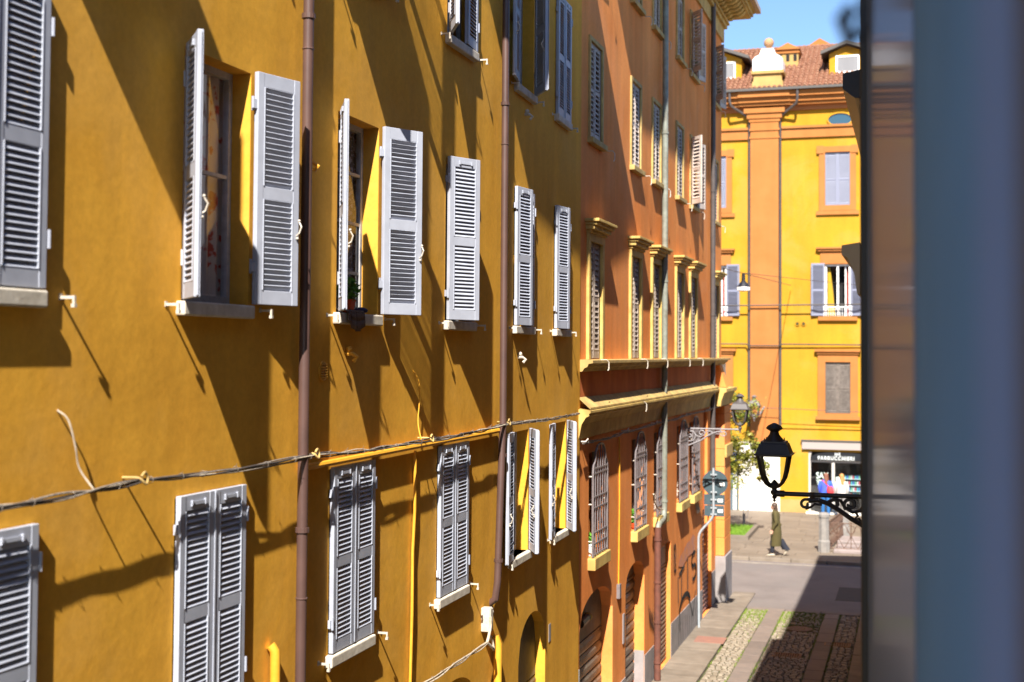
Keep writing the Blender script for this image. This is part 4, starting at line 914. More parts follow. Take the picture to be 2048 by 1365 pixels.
# dormers
def dormer(x0, x1, pk, y=56.2, zb=18.25):
    b = MB(); zt = 19.2; b.prism([(x0, y, zb-.6), (x1, y, zb-.6), (x1, y, zt), (pk, y, zt + .33), (x0, y, zt)], V((0, 3.2, 0))); d = obj('dormer', b, M_FYEL, FB)
    rb = MB(); e = .34
    for xa, xb, za, zb_ in ((x0-e, pk, zt-.05, zt+.36), (x1+e, pk, zt-.05, zt+.36)):
        rb.add([(xa, y-.3, za), (xb, y-.3, zb_), (xb, y+3.2, zb_), (xa, y+3.2, za), (xa, y-.3, za+.13), (xb, y-.3, zb_+.13), (xb, y+3.2, zb_+.13), (xa, y+3.2, za+.13)], [(0, 1, 2, 3), (7, 6, 5, 4), (0, 4, 5, 1), (1, 5, 6, 2), (2, 6, 7, 3), (3, 7, 4, 0)])
    obj('dormer_roof', rb, M_SLATE, d)
    wx0, wx1 = (x0+x1)/2 - .42, (x0+x1)/2 + .42; wz0, wz1 = zb+.18, zb+.78
    f = MB(); f.box(wx0-.07, wx1+.07, y-.03, y-.002, wz0-.07, wz0); f.box(wx0-.07, wx1+.07, y-.03, y-.002, wz1, wz1+.07); f.box(wx0-.07, wx0, y-.03, y-.002, wz0, wz1); f.box(wx1, wx1+.07, y-.03, y-.002, wz0, wz1); fw = obj('window_frame', f, M_WHITE, d)
    obj('blind', MB().box(wx0, wx1, y-.012, y-.004, wz0, wz1), mat('grey_blind', (.19, .19, .2), .5, streak=.2), fw)
    obj('flashing', MB().box(x0-.3, x1+.3, y-.14, y-.001, zb-.10, zb+.0), M_SLATE, d)
dormer(-3.35, -1.85, -2.62); dormer(-8.5, -7.0, -7.78)
# oval window
b = MB(); n = 32
for i in range(n):
    a, e = 2*math.pi*i/n, 2*math.pi*(i+1)/n; g = lambda t, rx, rz, y: V((-2.88 + rx*math.cos(t), y, 16.3 + rz*math.sin(t)))
    b.quad(g(a, .47, .25, 55.44), g(e, .47, .25, 55.44), g(e, .53, .31, 55.44), g(a, .53, .31, 55.44)); b.quad(g(a, .47, .25, 55.44), g(e, .47, .25, 55.44), g(e, .47, .25, 55.497), g(a, .47, .25, 55.497)); b.quad(g(a, .53, .31, 55.44), g(e, .53, .31, 55.44), g(e, .53, .31, 55.5), g(a, .53, .31, 55.5))
ov = obj('oval_window', b, M_FYEL, FB)
b = MB(); b.add([V((-2.88 + .47*math.cos(2*math.pi*i/n), 55.49, 16.3 + .25*math.sin(2*math.pi*i/n))) for i in range(n)], [tuple(range(n))]); obj('pane', b, mat('sky_glass', (.03, .07, .10), .08, spec=.8), ov)
# its windows: salmon surrounds, hoods, pale shutters
def fsurround(x, z0, z1, w, e): return fpart('surround', M_FORG, FB, (x-.5-w, x-.5, z0-e, z1+w, -.02, .07), (x+.5, x+.5+w, z0-e, z1+w, -.02, .07), (x-.5, x+.5, z1, z1+w, -.02, .07), (x-.5, x+.5, z0-e, z0, -.02, .07))
FS = Fac((-20, 55.5), (4, 55.5)); FS.n = V((0, -1, 0))
def fleaf(x, side, ang, z0, z1, w, m, pitch=.075):
    leaf(FB, FS, x + 20, side, ang, z0 - H, z1 - H, w, m, pitch=pitch, slat_w=.095, tilt=60, d=-.02 if ang < 5 else .05, stile=.055, rail=(.1, .08, .08), hooks=False)
for wx in WX:
    fsurround(wx, 12.75, 14.95, .24, .22); fpart('apron', M_FORG, FB, (wx-.86, wx+.86, 12.36, 12.52, 0, .09)); fpart('ear', M_FORG, FB, (wx-.84, wx-.55, 14.9, 15.22, .071, .10)); fpart('ear', M_FORG, FB, (wx+.55, wx+.84, 14.9, 15.22, .071, .10))
    fleaf(wx-.5, 'L', 0, 12.76, 14.94, .498, M_SHUTF); fleaf(wx+.5, 'R', 0, 12.76, 14.94, .498, M_SHUTF)
    fpart('frieze', M_FORG, FB, (wx-.7, wx+.7, 10.33, 10.86, 0, .05)); fpart('hood', M_FORG, FB, (wx-.80, wx+.80, 10.86, 10.95, 0, .14), (wx-.86, wx+.86, 10.95, 11.02, 0, .2))
    fpart('sill', M_FORG, FB, (wx-.78, wx+.78, 8.0, 8.16, 0, .14))
    fleaf(wx-.52, 'L', 172, 8.2, 10.36, .54, M_SHUTF); fleaf(wx+.52, 'R', 172, 8.2, 10.36, .54, M_SHUTF)
    w = fpart('window', M_WHITE, FB, (wx-.52, wx-.44, 8.18, 10.32, -.12, -.06), (wx+.44, wx+.52, 8.18, 10.32, -.12, -.06), (wx-.04, wx+.04, 8.18, 10.32, -.12, -.05), (wx-.44, wx-.04, 10.24, 10.32, -.12, -.06), (wx+.04, wx+.44, 10.24, 10.32, -.12, -.06), (wx+.28, wx+.33, 8.18, 10.24, -.3, -.14))
    obj('room_dark_sheet', MB().box(wx-.6, wx+.6, 56.2, 56.22, 8.1, 10.4), M_DARKIN, w); obj('pane', MB().box(wx-.44, wx-.04, 55.585, 55.59, 8.18, 10.24), M_GLASS, w)  # near-black sheet painted as the dark room behind the pane
    b = MB(); b.prism([(wx-.42, 55.75, 8.2), (wx-.12, 55.75, 8.2), (wx-.2, 55.75, 9.2), (wx-.32, 55.75, 10.2), (wx-.42, 55.75, 10.2)], V((0, .05, 0))); obj('curtain', b, M_CURTY, w)
    obj('curtain', MB().box(wx+.3, wx+.46, 55.75, 55.8, 8.2, 10.2), mat('red_curtain', (.25, .04, .03), .8), w)
    gr_ = MB()
    for i in range(13): gr_.box(wx-.55 + i*.0917-.011, wx-.55 + i*.0917+.011, 55.40, 55.42, 8.18, 8.55)
    gr_.box(wx-.58, wx+.58, 55.395, 55.425, 8.55, 8.58); obj('balustrade', gr_, M_WHITE, FB)
    fsurround(wx, 4.2, 6.3, .3, .12); fpart('hood', M_FORG, FB, (wx-.84, wx+.84, 6.62, 6.72, 0, .13), (wx-.92, wx+.92, 6.72, 6.82, 0, .2)); fpart('sill', M_FORG, FB, (wx-.88, wx+.88, 3.94, 4.08, 0, .16))
    fleaf(wx-.5, 'L', 0, 4.21, 6.29, .498, M_SHUTFW); fleaf(wx+.5, 'R', 0, 4.21, 6.29, .498, M_SHUTFW)
for x in (-4.61, -4.36):
    b = MB(); n = 16; b.prism([(x + .10*math.cos(2*math.pi*i/n), 55.46, 7.87 + .10*math.sin(2*math.pi*i/n)) for i in range(n)], V((0, .05, 0))); v_ = obj('round_vent', b, M_FYEL, FB)
    b = MB(); b.prism([(x + .065*math.cos(2*math.pi*i/n), 55.452, 7.87 + .065*math.sin(2*math.pi*i/n)) for i in range(n)], V((0, .006, 0))); obj('vent_hole', b, mat('vent_dark', (.05, .04, .01), .9), v_)
# cables on and before the far facade
def wire(name, pts, label, r=.012, m=M_CABLE, sag=.0):
    P = []
    for i in range(len(pts)-1):
        for k in range(10): u = k/10; P.append(V(pts[i]).lerp(V(pts[i+1]), u) - V((0, 0, sag*4*u*(1-u))))
    P.append(V(pts[-1])); b = MB(); b.tube(P, r, 5); return obj(name, b, m, None, label=label, cat='cable')
wire('facade_cable', [(-9, 55.15, 8.62), (-6.6, 55.15, 8.62), (-5.3, 55.15, 8.63), (-1.3, 55.15, 8.66)], 'grey cable running level across the far yellow facade at the open window', .028, M_CABLED)
wire('facade_cable', [(-9, 55.35, 7.02), (-6.7, 55.35, 7.02), (-6.55, 55.2, 6.95), (-5.35, 55.2, 6.95), (-5.2, 55.35, 7.02), (-1.3, 55.4, 7.0)], 'grey cable running level across the far yellow facade below the round vents', .028, M_CABLED)
wire('facade_cable', [(-7, 54.9, 4.42), (-1.3, 54.9, 4.28)], 'thin dark wire crossing the far yellow facade at the lowest shuttered window', .012, M_CABLED)
# hairdresser's shop: awning box, sign, glazed front
fpart('awning_box', mat('pale_awning', (.30, .255, .235), .7), FB, (-4.42, -1.3, 2.72, 3.05, 0, .13)); fpart('awning_lid', M_SLATE, FB, (-4.46, -1.3, 3.05, 3.10, 0, .17))
sf = fpart('shop_front', mat('pale_grey_frame', (.45, .42, .38), .5), FB, (-4.17, -4.08, .1, 2.60, -.12, -.04), (-4.08, -1.6, 2.18, 2.26, -.12, -.04), (-3.24, -3.12, .1, 2.18, -.12, -.04), (-4.08, -3.24, .1, .18, -.12, -.04), (-3.12, -1.6, .1, .18, -.12, -.04), (-4.17, -4.05, 2.5, 2.62, -.10, -.03))
sb = MB(); sb.prism([(-4.08, 55.46, 2.26), (-1.6, 55.46, 2.26), (-1.6, 55.46, 2.44), (-1.9, 55.46, 2.55), (-2.4, 55.46, 2.60), (-3.4, 55.46, 2.60), (-3.8, 55.46, 2.54), (-4.08, 55.46, 2.42)], V((0, .05, 0))); sg = obj('sign_board', sb, mat('anthracite_sign', (.012, .013, .016), .7, spec=.2), sf)
obj('shop_interior', MB().box(-4.17, -1.6, 56.5, 56.52, .1, 2.6), mat('shop_back', (.06, .055, .05), .8, (.03, .03, .03), 2), sf)
for (a, e) in ((-4.08, -3.24), (-3.12, -1.6)): obj('pane', MB().box(a, e, 55.58, 55.585, .18, 2.18), M_GLASS, sf)
M_SHELF = mat('pale_shelf', (.5, .62, .6), .4)
for i, z in enumerate((.75, 1.0, 1.25, 1.5)):
    sh = obj('shelf', MB().box(-2.85, -2.1, 56.0, 56.25, z-.02, z), M_SHELF, sf)
    for k in range(9):
        c = [(.1, .45, .5), (.6, .6, .62), (.1, .2, .5), (.55, .12, .15), (.2, .5, .3)][(k*2+i) % 5]
        bb = MB(); bb.lathe([(.03, 0), (.03, .11), (.012, .13), (.012, .16)], (-2.8 + k*.08, 56.08, z), 8); obj('bottle', bb, mat('bottle_%d' % ((k*2+i) % 5), c, .3), sh)
obj('notice', MB().box(-3.07, -2.72, 55.57, 55.576, 1.35, 1.6), mat('mint_notice', (.62, .72, .64), .5), sf)
def text(body, size, loc, m, parent, ext=.02, sx=1., sp=1.):
    cu = bpy.data.curves.new('lettering', 'FONT'); cu.body = body; cu.size = size; cu.extrude = ext; cu.align_x = 'CENTER'; cu.offset = .003; cu.space_character = sp
    o = bpy.data.objects.new('tmp', cu); COL.objects.link(o); bpy.context.view_layer.update()
    me = bpy.data.meshes.new_from_object(o.evaluated_get(bpy.context.evaluated_depsgraph_get())); bpy.data.objects.remove(o)
    me.materials.clear(); me.materials.append(m)
    q = put('lettering', me); q.rotation_euler = (math.pi/2, 0, 0); q.scale = (sx, 1, 1); q.location = loc; q.parent = parent; q.matrix_parent_inverse = WINV(parent); return q
M_LET = mat('sign_white', (.75, .78, .76), .5)
text('PARRUCCHIERI', .215, (-3.06, 55.44, 2.295), M_LET, sg, sx=.80, sp=1.3)
text('SAX', .15, (-3.0, 55.44, 2.48), M_LET, sg, sx=.8, sp=1.1)
text('SAX', .36, (-3.62, 55.57, 1.52), MATS['mint_notice'], sf, .002, .75)
for i in range(4): obj('opening_hours', MB().box(-3.85 + .02*i, -3.38, 55.57, 55.574, 1.42 - i*.075, 1.455 - i*.075), MATS['mint_notice'], sf)
obj('threshold', MB().box(-4.25, -1.6, 55.2, 55.495, .1, .16), M_MARBLE, sf)
obj('shop_door', MB().box(-9.3, -7.02, 55.62, 55.66, 0, 2.6), mat('shop_glass_dark', (.1, .13, .15), .15), FB)
obj('door_frame', MB().box(-7.25, -7.12, 55.5, 55.62, .1, 2.1), M_WHITE, FB)

# ------------------------------------------------------------------ pendant lamp over the crossing
P0, P1, PL = V((-5.0, 36.15, 8.95)), V((-4.85, 55.3, 9.45)), None
PL = P0.lerp(P1, .22) - V((0, 0, .12))
t = empty('pendant_lamp', PL - V((0, 0, .4)), 'black and white bell shaped lamp hanging from a wire by the orange corner', 'street lamp')
b = MB(); b.lathe([(.02, .12), (.05, .10), (.06, -.12), (.12, -.18), (.2, -.30)], PL, 16); obj('hood', b, M_BLACK, t, smooth=True)
b = MB(); b.lathe([(.2, -.30), (.205, -.40), (.06, -.43), (.02, -.435)], PL, 16); obj('diffuser', b, M_WHITE, t, smooth=True)
b = MB(); b.tube([P0, PL + V((0, 0, .12)), P1], .012, 5); obj('wire', b, M_CABLED, t)
wire('span_wire', [PL + V((0, 0, .13)), (-.6, 50, 9.0)], 'thin wire running from the hanging lamp across to the right', .008, M_CABLED)

# ------------------------------------------------------------------ right side of the lane: shaded houses
M_RW = mat('cream_plaster', (.42, .36, .26), .85, (.34, .28, .2), 1.2, streak=.2, bump=.3, bscale=6, bdist=.006)
RB = empty('cream_house', (2, 27, 0), 'cream house at the right whose black gutter eave juts out beside the dark post', 'building')
obj('wall', MB().box(-.38, 8, 20.02, 34.0, 0, 10.4), M_RW, RB)
b = MB(); b.prism([(-.38, 20.02, 9.2), (-.46, 20.02, 9.2), (-.50, 20.02, 9.75), (-.62, 20.02, 10.0), (-.62, 20.02, 10.1), (-.78, 20.02, 10.4), (-.38, 20.02, 10.4)], V((0, 13.98, 0))); obj('cornice', b, M_RW, RB)
b = MB(); b.prism([(-.82, 20.0, 10.40), (-1.0, 20.0, 10.55), (-1.0, 20.0, 10.78), (-.88, 20.0, 10.8), (8, 20.0, 12.6), (8, 20.0, 12.4), (-.6, 20.0, 10.42)], V((0, 14.05, 0))); obj('roof', b, M_BLACK, RB)
RM = empty('cream_house', (2, 15, 0), 'shaded cream house at the right with a moulded string course, below the black gutter', 'building')
b = MB()
obj('wall', MB().box(-.38, 8, 10.2, 20.0, 0, 12.0), M_RW, RM)
b = MB(); b.prism([(-.38, 10.0, 7.05), (-.40, 10.0, 7.05), (-.42, 10.0, 7.2), (-.47, 10.0, 7.32), (-.51, 10.0, 7.34), (-.51, 10.0, 7.41), (-.38, 10.0, 7.43)], V((0, 9.9, 0))); obj('string_course', b, M_RW, RM)
b = MB(); b.prism([(-.385, 10.2, 11.6), (-.6, 10.2, 11.9), (-.9, 10.2, 12.0), (-.95, 10.2, 12.15), (8, 10.2, 14), (8, 10.2, 12.01), (-.385, 10.2, 12.01)], V((0, 9.75, 0))); obj('eave', b, M_RW, RM)
RN = empty('bay_window_house', (3, 1, 0), 'house at the right edge with blue grey boarding, dusty glass and a dark bay post', 'building')
obj('wall', MB().box(.35, 8, -6, 10.18, 0, 12.0), M_RW, RN)
b = MB(); b.prism([(.345, -6, 11.9), (-.9, -6, 12.0), (-.95, -6, 12.15), (8, -6, 14), (8, -6, 12.01), (.345, -6, 12.01)], V((0, 16.1, 0))); obj('eave', b, M_RW, RN)
# the bay: dark corner post, long pane, painted boarding
M_BAYB = mat('blue_grey_boarding', (.095, .21, .39), .95, (.085, .19, .35), 2, spec=.05)
def dusty_glass():
    m = bpy.data.materials.new('dusty_glass'); m.use_nodes = True; n = m.node_tree.nodes; l = m.node_tree.links; n.remove(n['Principled BSDF'])
    a = n.new('ShaderNodeBsdfDiffuse'); a.inputs[0].default_value = (.12, .16, .25, 1); g = n.new('ShaderNodeBsdfGlossy'); g.inputs['Roughness'].default_value = .09; g.inputs[0].default_value = (.8, .8, .9, 1)
    x = n.new('ShaderNodeMixShader'); x.inputs[0].default_value = .15; l.new(a.outputs[0], x.inputs[1]); l.new(g.outputs[0], x.inputs[2]); l.new(x.outputs[0], n['Material Output'].inputs[0]); return m
M_DUSTY = dusty_glass()
M_POST = mat('dark_bronze_post', (.022, .019, .014), .5)
def vslab(mb, p0, p1, th, z0, z1):
    p0, p1 = V(p0), V(p1); d = (p1 - p0).normalized(); n = V((d.y, -d.x, 0))
    mb.obox(((p0.x+p1.x)/2 + n.x*th/2, (p0.y+p1.y)/2 + n.y*th/2, (z0+z1)/2), (p1-p0)/2, n*th/2, V((0, 0, (z1-z0)/2)))
ZB0, ZB1 = 3.2, 10.5
b = MB(); b.box(-.283, .34, 7.52, 7.66, ZB0, ZB1); bay = obj('bay_post', b, M_POST, RN, bevel=.01)
b = MB(); vslab(b, (.0, 3.8, 0), (-.245, 7.5, 0), .01, ZB0, ZB1); gl = obj('bay_pane', b, M_DUSTY, RN)
b = MB(); vslab(b, (.06, 3.8, 0), (-.2, 7.5, 0), .01, ZB0, ZB1); obj('dark_blind', b, mat('bay_blind', (.07, .06, .08), .8), RN)
b = MB(); vslab(b, (.0588, 1.30, 0), (.004, 3.78, 0), .05, ZB0, ZB1); obj('boarding', b, M_BAYB, RN)
b = MB(); vslab(b, (.0715, 1.0, 0), (.056, 1.285, 0), .05, ZB0, ZB1); obj('boarding', b, mat('lilac_grey_boarding', (.13, .21, .40), .9, spec=.05), RN)
b = MB(); vslab(b, (.085, .93, 0), (.0725, .995, 0), .3, ZB0, ZB1); obj('window_jamb', b, M_POST, RN)
b = MB(); b.tube([(-.065, 1.9, 7.06), (-.085, 1.9, 7.04), (-.095, 1.9, 7.075), (-.08, 1.9, 7.09)], .012, 8); b.tube([(-.06, 1.9, 7.5), (-.065, 1.9, 7.06)], .008, 6); obj('iron_catch', b, M_BLACK, RN, smooth=True)

# ------------------------------------------------------------------ plaza furniture
obj('grass_soil', MB().box(-10, -5.72, 46.75, 49.7, .06, .19), M_EARTH, plaza)
bed = MB(); bed.box(-10, -5.56, 46.58, 46.76, .06, .25); kb_ = obj('bed_kerb', bed, M_SLAB, plaza, bevel=.015)
obj('bed_kerb', MB().box(-5.72, -5.56, 46.765, 49.85, .06, .25), M_SLAB, plaza, bevel=.015)
g = MB()
for i in range(6000): blade(g, ru(-8.2, -5.74), ru(46.78, 49.68), .18, ru(.06, .13), .012)
obj('grass', g, M_GRASS, None, label='bright green clipped grass in the stone edged bed by the orange corner', cat='grass', kind='stuff')
t = empty('bollard', (-6.12, 49.95, .1), 'slim black post with a wire hoop standing behind the grass bed', 'bollard')
b = MB(); b.tube([(-6.12, 49.95, .1), (-6.12, 49.95, .62)], .05, 10); obj('post', b, M_BLACK, t, smooth=True)
b = MB(); b.tube([(-6.14, 49.95, .6), (-6.14, 49.95, 1.02), (-6.08, 49.95, 1.06), (-6.0, 49.95, .98), (-5.96, 49.95, .7), (-6.0, 49.95, .5), (-6.1, 49.95, .4)], .014, 6); obj('hoop', b, M_IRONG, t, smooth=True)
# tree whose trunk stands hidden behind the orange corner
t = empty('tree', (-7.0, 48.4, .2), 'small leafy tree with yellowing leaves before the white clad shop by the orange corner', 'tree')
b = MB()
b.tube([(-7.0, 48.4, .15), (-6.98, 48.4, 1.2), (-6.95, 48.35, 2.4), (-6.9, 48.3, 3.4), (-6.85, 48.3, 4.6), (-6.8, 48.3, 5.6)], [.13, .11, .09, .07, .045, .02], 10)
ends = []
for i in range(26):
    z = ru(2.2, 5.0); a = ru(-1.2, 1.2) if i % 4 else ru(0, 6.28); L = ru(.7, 1.75); p0 = V((-6.9, 48.35, z)); d = V((math.cos(a), math.sin(a)*.8, ru(-.25, .3)))
    P = [p0, p0 + d*L*.5 + V((0, 0, .06)), p0 + d*L + V((0, 0, -.10))]; b.tube(P, [.03, .018, .006], 5); ends += [P[1].lerp(P[2], u) for u in (0., .35, .7, 1.)]
obj('trunk', b, M_BARK, t, smooth=True)
lf = MB()
for e in ends:
    if e.x > -5.55: continue
    for i in range(30):
        p = e + V((random.gauss(0, .14), random.gauss(0, .14), random.gauss(-.02, .12))); a = V((ru(-1, 1), ru(-1, 1), ru(-1, .2))).normalized(); q = a.cross(V((ru(-1, 1), ru(-1, 1), ru(-1, 1)))).normalized(); k = ru(.045, .085)
        lf.add([p - a*k, p + q*k*.42, p + a*k, p - q*k*.42], [(0, 1, 2, 3)])
for (cx, cz) in ((-5.25, 2.2), (-5.45, 2.7), (-5.2, 2.55), (-5.6, 3.0), (-5.75, 3.6), (-5.9, 4.3), (-6.25, 5.0), (-5.6, 3.4), (-6.1, 3.3), (-5.75, 2.9), (-6.0, 2.8), (-6.3, 2.5), (-5.4, 3.2)):
    leaves(lf, (cx, 48.3, cz), (.24, .24, .22), 80, .085)
obj('crown', lf, M_LEAF, t)
# stone posts with an iron railing
M_POSTS = mat('weathered_post_stone', (.24, .22, .2), .85, (.17, .155, .145), 5, bump=.4, bscale=14, bdist=.01)
def spost(x, y, label):
    b = MB(); b.lathe([(.20, .09), (.20, .45), (.175, .5), (.17, 1.2), (.19, 1.25), (.19, 1.33), (.15, 1.38), (.05, 1.40)], (x, y, 0), 8, .39); obj('stone_post', b, M_POSTS, None, label=label, cat='post', group='stone railing posts')
spost(-2.86, 44.75, 'stout grey stone post at the shadow edge, nearest the road'); spost(-2.40, 48.6, 'grey stone post behind the iron railing, farther from the road')
M_RUST = mat('rusty_wrought_iron', (.09, .05, .035), .7, (.13, .07, .045), 20)
def railing(p0, p1, label):
    p0, p1 = V(p0), V(p1); t = empty('iron_railing', (p0+p1)/2, label, 'railing', 'wrought iron railings between stone posts'); d = p1 - p0; L = d.length; d.normalize(); P = lambda u, z: p0 + d*u + V((0, 0, z))
    for z in (.12, .95): b = MB(); b.tube([P(0, z), P(L, z)], .018, 6); obj('rail', b, M_RUST, t)
    n = max(3, int(L / .36))
    for i in range(n):
        u = L*(i + .5)/n; w = L/n/2
        b = MB(); b.tube([P(u, .12), P(u, 1.0)], .014, 5); obj('baluster', b, M_RUST, t)
        b = MB(); b.tube([P(u-w, .12), P(u, .52), P(u+w, .95)], .011, 5); b.tube([P(u-w, .95), P(u, .54), P(u+w, .12)], .011, 5); b.sphere(P(u, .53), .04, n=8, m=5)
        b.tube([P(u + .13*math.cos(q), .75 + .13*math.sin(q)) for q in [k*.5236 for k in range(13)]], .009, 5); obj('cross_piece', b, M_RUST, t)
railing((-2.73, 44.95, .1), (-2.43, 48.4, .1), 'rusty iron railing running back from the nearer stone post'); railing((-2.66, 44.8, .1), (-.9, 44.9, .1), 'rusty iron railing crossing to the right from the nearer stone post')
for i, (y0, y1, h) in enumerate(((44.55, 45.1, .22), (45.5, 46.5, .16), (46.9, 48.2, .2))):
    obj('stone_slab', MB().box(-2.55, -.9, y0, y1, .09, h), mat('pale_marble_slab', (.26, .21, .2), .7, (.2, .165, .155), 3), None, bevel=.03, label=['low marble kerb slab right at the foot of the nearer stone post', 'middle pale marble slab lying inside the iron railing', 'rear pale marble slab lying inside the iron railing'][i], cat='stone slab', group='marble slabs inside the railing')

# ------------------------------------------------------------------ people
M_SKIN = mat('skin', (.52, .29, .2), .55); M_HAIRB = mat('brown_hair', (.05, .027, .018), .5, (.08, .05, .035), 60); M_HAIRL = mat('blonde_hair', (.42, .22, .07), .5, (.3, .14, .04), 60)
M_COAT = mat('olive_coat', (.075, .06, .018), .85, (.06, .048, .014), 8); M_TROU = mat('navy_trousers', (.012, .014, .024), .8); M_SHOE = mat('cream_trainers', (.36, .31, .24), .6); M_JEANS = mat('blue_jeans', (.02, .12, .32), .8, (.015, .09, .25), 20)
M_JACK = mat('blue_jacket', (.03, .12, .55), .7, (.08, .08, .5), 5); M_GREYJ = mat('pale_grey_jumper', (.45, .43, .42), .85); M_REDB = mat('red_bag', (.6, .04, .05), .6); M_GREYT = mat('grey_trousers', (.2, .19, .19), .85)
def skin_body(parent, T, joints, bones, mats_fn, mats_):
    me = bpy.data.meshes.new('body'); names = list(joints); me.from_pydata([joints[n][:3] for n in names], [(names.index(a), names.index(b_)) for a, b_ in bones], [])
    o = bpy.data.objects.new('body_tmp', me); COL.objects.link(o); md = o.modifiers.new('skin', 'SKIN'); md.use_smooth_shade = True
    lay = me.skin_vertices[0].data if me.skin_vertices else None
    if lay is None:
        bpy.context.view_layer.objects.active = o
    for i, n in enumerate(names):
        r = joints[n][3]; me.skin_vertices[0].data[i].radius = (r, joints[n][4] if len(joints[n]) > 4 else r); me.skin_vertices[0].data[i].use_root = (n == 'pelvis')
    o.modifiers.new('sub', 'SUBSURF').levels = 1
    o.modifiers['sub'].render_levels = 1
    bpy.context.view_layer.update()
    m2 = bpy.data.meshes.new_from_object(o.evaluated_get(bpy.context.evaluated_depsgraph_get())); bpy.data.objects.remove(o)
    m2.materials.clear()
    for m in mats_: m2.materials.append(m)
    for p in m2.polygons: p.material_index = mats_fn(p.center); p.use_smooth = True
    q = put('body', m2); q.matrix_basis = T; q.parent = parent; q.matrix_parent_inverse = WINV(parent); return q
def local(parent, name, mb, m, T, smooth=True):
    q = put(name, mesh(name, mb, m, smooth)); q.matrix_basis = T; q.parent = parent; q.matrix_parent_inverse = WINV(parent); return q
def ell(cx, cy, z, rx, ry, n=14, lean=0): return [V((cx + rx*math.cos(2*math.pi*i/n), cy + ry*math.sin(2*math.pi*i/n), z + lean*math.cos(2*math.pi*i/n))) for i in range(n)]
def head(parent, T, c, fx, hair, long_=.45, skin=M_SKIN):
    """head facing direction fx (unit, local) with face, ears and long hair"""
    c = V(c); fx = V(fx); sy = V((-fx.y, fx.x, 0)); b = MB()
    rings = []
    for k in range(9):
        a = math.pi*k/8; z = -.125*math.cos(a); r = math.sin(max(min(a, 3.05), .09)); w = .078*r*(1 if z > -.03 else .9 + z*1.2); dpt = .098*r
        rings.append([c + sy*(w*math.cos(q)) + fx*(dpt*math.sin(q) + (.012 if z < -.02 else 0)) + V((0, 0, z)) for q in [2*math.pi*i/12 for i in range(12)]])
    b.loft(rings); b.add([c + fx*.09 + sy*.016 + V((0, 0, -.035)), c + fx*.09 - sy*.016 + V((0, 0, -.035)), c + fx*.128 + V((0, 0, -.028)), c + fx*.095 + V((0, 0, .02))], [(0, 1, 2), (0, 2, 3), (1, 3, 2)])
    for s_ in (-1, 1): b.sphere(c + sy*(.08*s_) - fx*.005 + V((0, 0, -.01)), .014, .02, .03, n=8, m=5)
    h = local(parent, 'head', b, skin, T)
    e = MB()
    for s_ in (-1, 1): e.sphere(c + sy*(.03*s_) + fx*.088 + V((0, 0, .0)), .012, .012, .008, n=8, m=5)
    e.obox(c + fx*.098 + V((0, 0, -.068)), sy*.022, fx*.004, V((0, 0, .005))); local(h, 'eyes_and_mouth', e, M_HAIRB, T)
    g = MB(); g.sphere(c - fx*.022 + V((0, 0, .03)), .102, .102, .112, n=14, m=8)
    R2 = [[c - fx*.035 + sy*(w*math.cos(q)) + fx*(dd*math.sin(q) + off) + V((0, 0, z)) for q in [2*math.pi*i/12 for i in range(12)]] for z, w, dd, off in ((.06, .08, .06, -.02), (-.06, .095, .065, -.03), (-.16, .10, .055, -.05), (-.28, .09, .045, -.075), (-long_*.85, .07, .035, -.09), (-long_, .03, .015, -.09))]
    g.loft(R2); local(parent, 'hair', g, hair, T)
def hand(parent, T, c, d, side):
    """relaxed hand: palm, four curled fingers, thumb; d = direction of the fingers"""
    c, d, side = V(c), V(d).normalized(), V(side).normalized(); nrm = d.cross(side); b = MB()
    b.loft([[c + d*u + side*(w*math.cos(q)) + nrm*(.014*math.sin(q)) for q in [k*.785 for k in range(8)]] for u, w in ((0, .026), (.03, .036), (.07, .04), (.09, .036))])
    for i, L in enumerate((.058, .07, .074, .064)):
        o_ = c + d*.085 + side*(-.03 + .02*i); b.tube([o_, o_ + d*L*.45 + nrm*.006, o_ + d*L*.8 + nrm*.02, o_ + d*L + nrm*.036], [.009, .009, .008, .006], 6)
    o_ = c + d*.03 - side*.032; b.tube([o_, o_ + d*.03 - side*.022, o_ + d*.06 - side*.026 + nrm*.01], [.011, .010, .008], 6)
    return local(parent, 'hand', b, M_SKIN, T)
def shoe(parent, T, heel, toe, m, up=V((0, 0, 1))):
    h, t_ = V(heel), V(toe); d = (t_-h); L = d.length; d.normalize(); sd = V((-d.y, d.x, 0)).normalized(); u = sd.cross(d)*-1; u = d.cross(sd)
    b = MB(); b.loft([[h + d*(L*f) + sd*(w*math.cos(q)) + u*(hh*(.5 + .5*math.sin(q))) for q in [k*.785 for k in range(8)]] for f, w, hh in ((-.02, .028, .05), (.1, .038, .085), (.4, .04, .085), (.7, .046, .06), (.92, .04, .045), (1.02, .02, .03))])
    return local(parent, 'shoe', b, m, T)
# woman crossing the plaza towards the left
WT = Matrix.Translation((-4.27, 43.3, .1)); t = empty('person', (-4.27, 43.3, .1), 'woman with long dark hair in an olive green coat walking left across the plaza', 'person')
J = {'pelvis': (0, 0, .93, .12, .13), 'waist': (-.01, 0, 1.1, .11), 'chest': (-.02, 0, 1.28, .12, .15), 'neck0': (-.02, 0, 1.43, .06), 'neck1': (-.035, 0, 1.5, .048),
     'hipL': (0, -.085, .88, .085), 'kneeL': (-.10, -.085, .5, .06), 'ankL': (-.12, -.085, .09, .04), 'hipR': (0, .085, .88, .085), 'kneeR': (.12, .085, .5, .06), 'ankR': (.33, .085, .2, .04),
     'shL': (-.02, -.17, 1.39, .055), 'elL': (.03, -.22, 1.12, .045), 'wrL': (-.10, -.22, .88, .032), 'shR': (-.02, .17, 1.39, .055), 'elR': (.0, .22, 1.12, .045), 'wrR': (-.06, .22, .88, .032)}
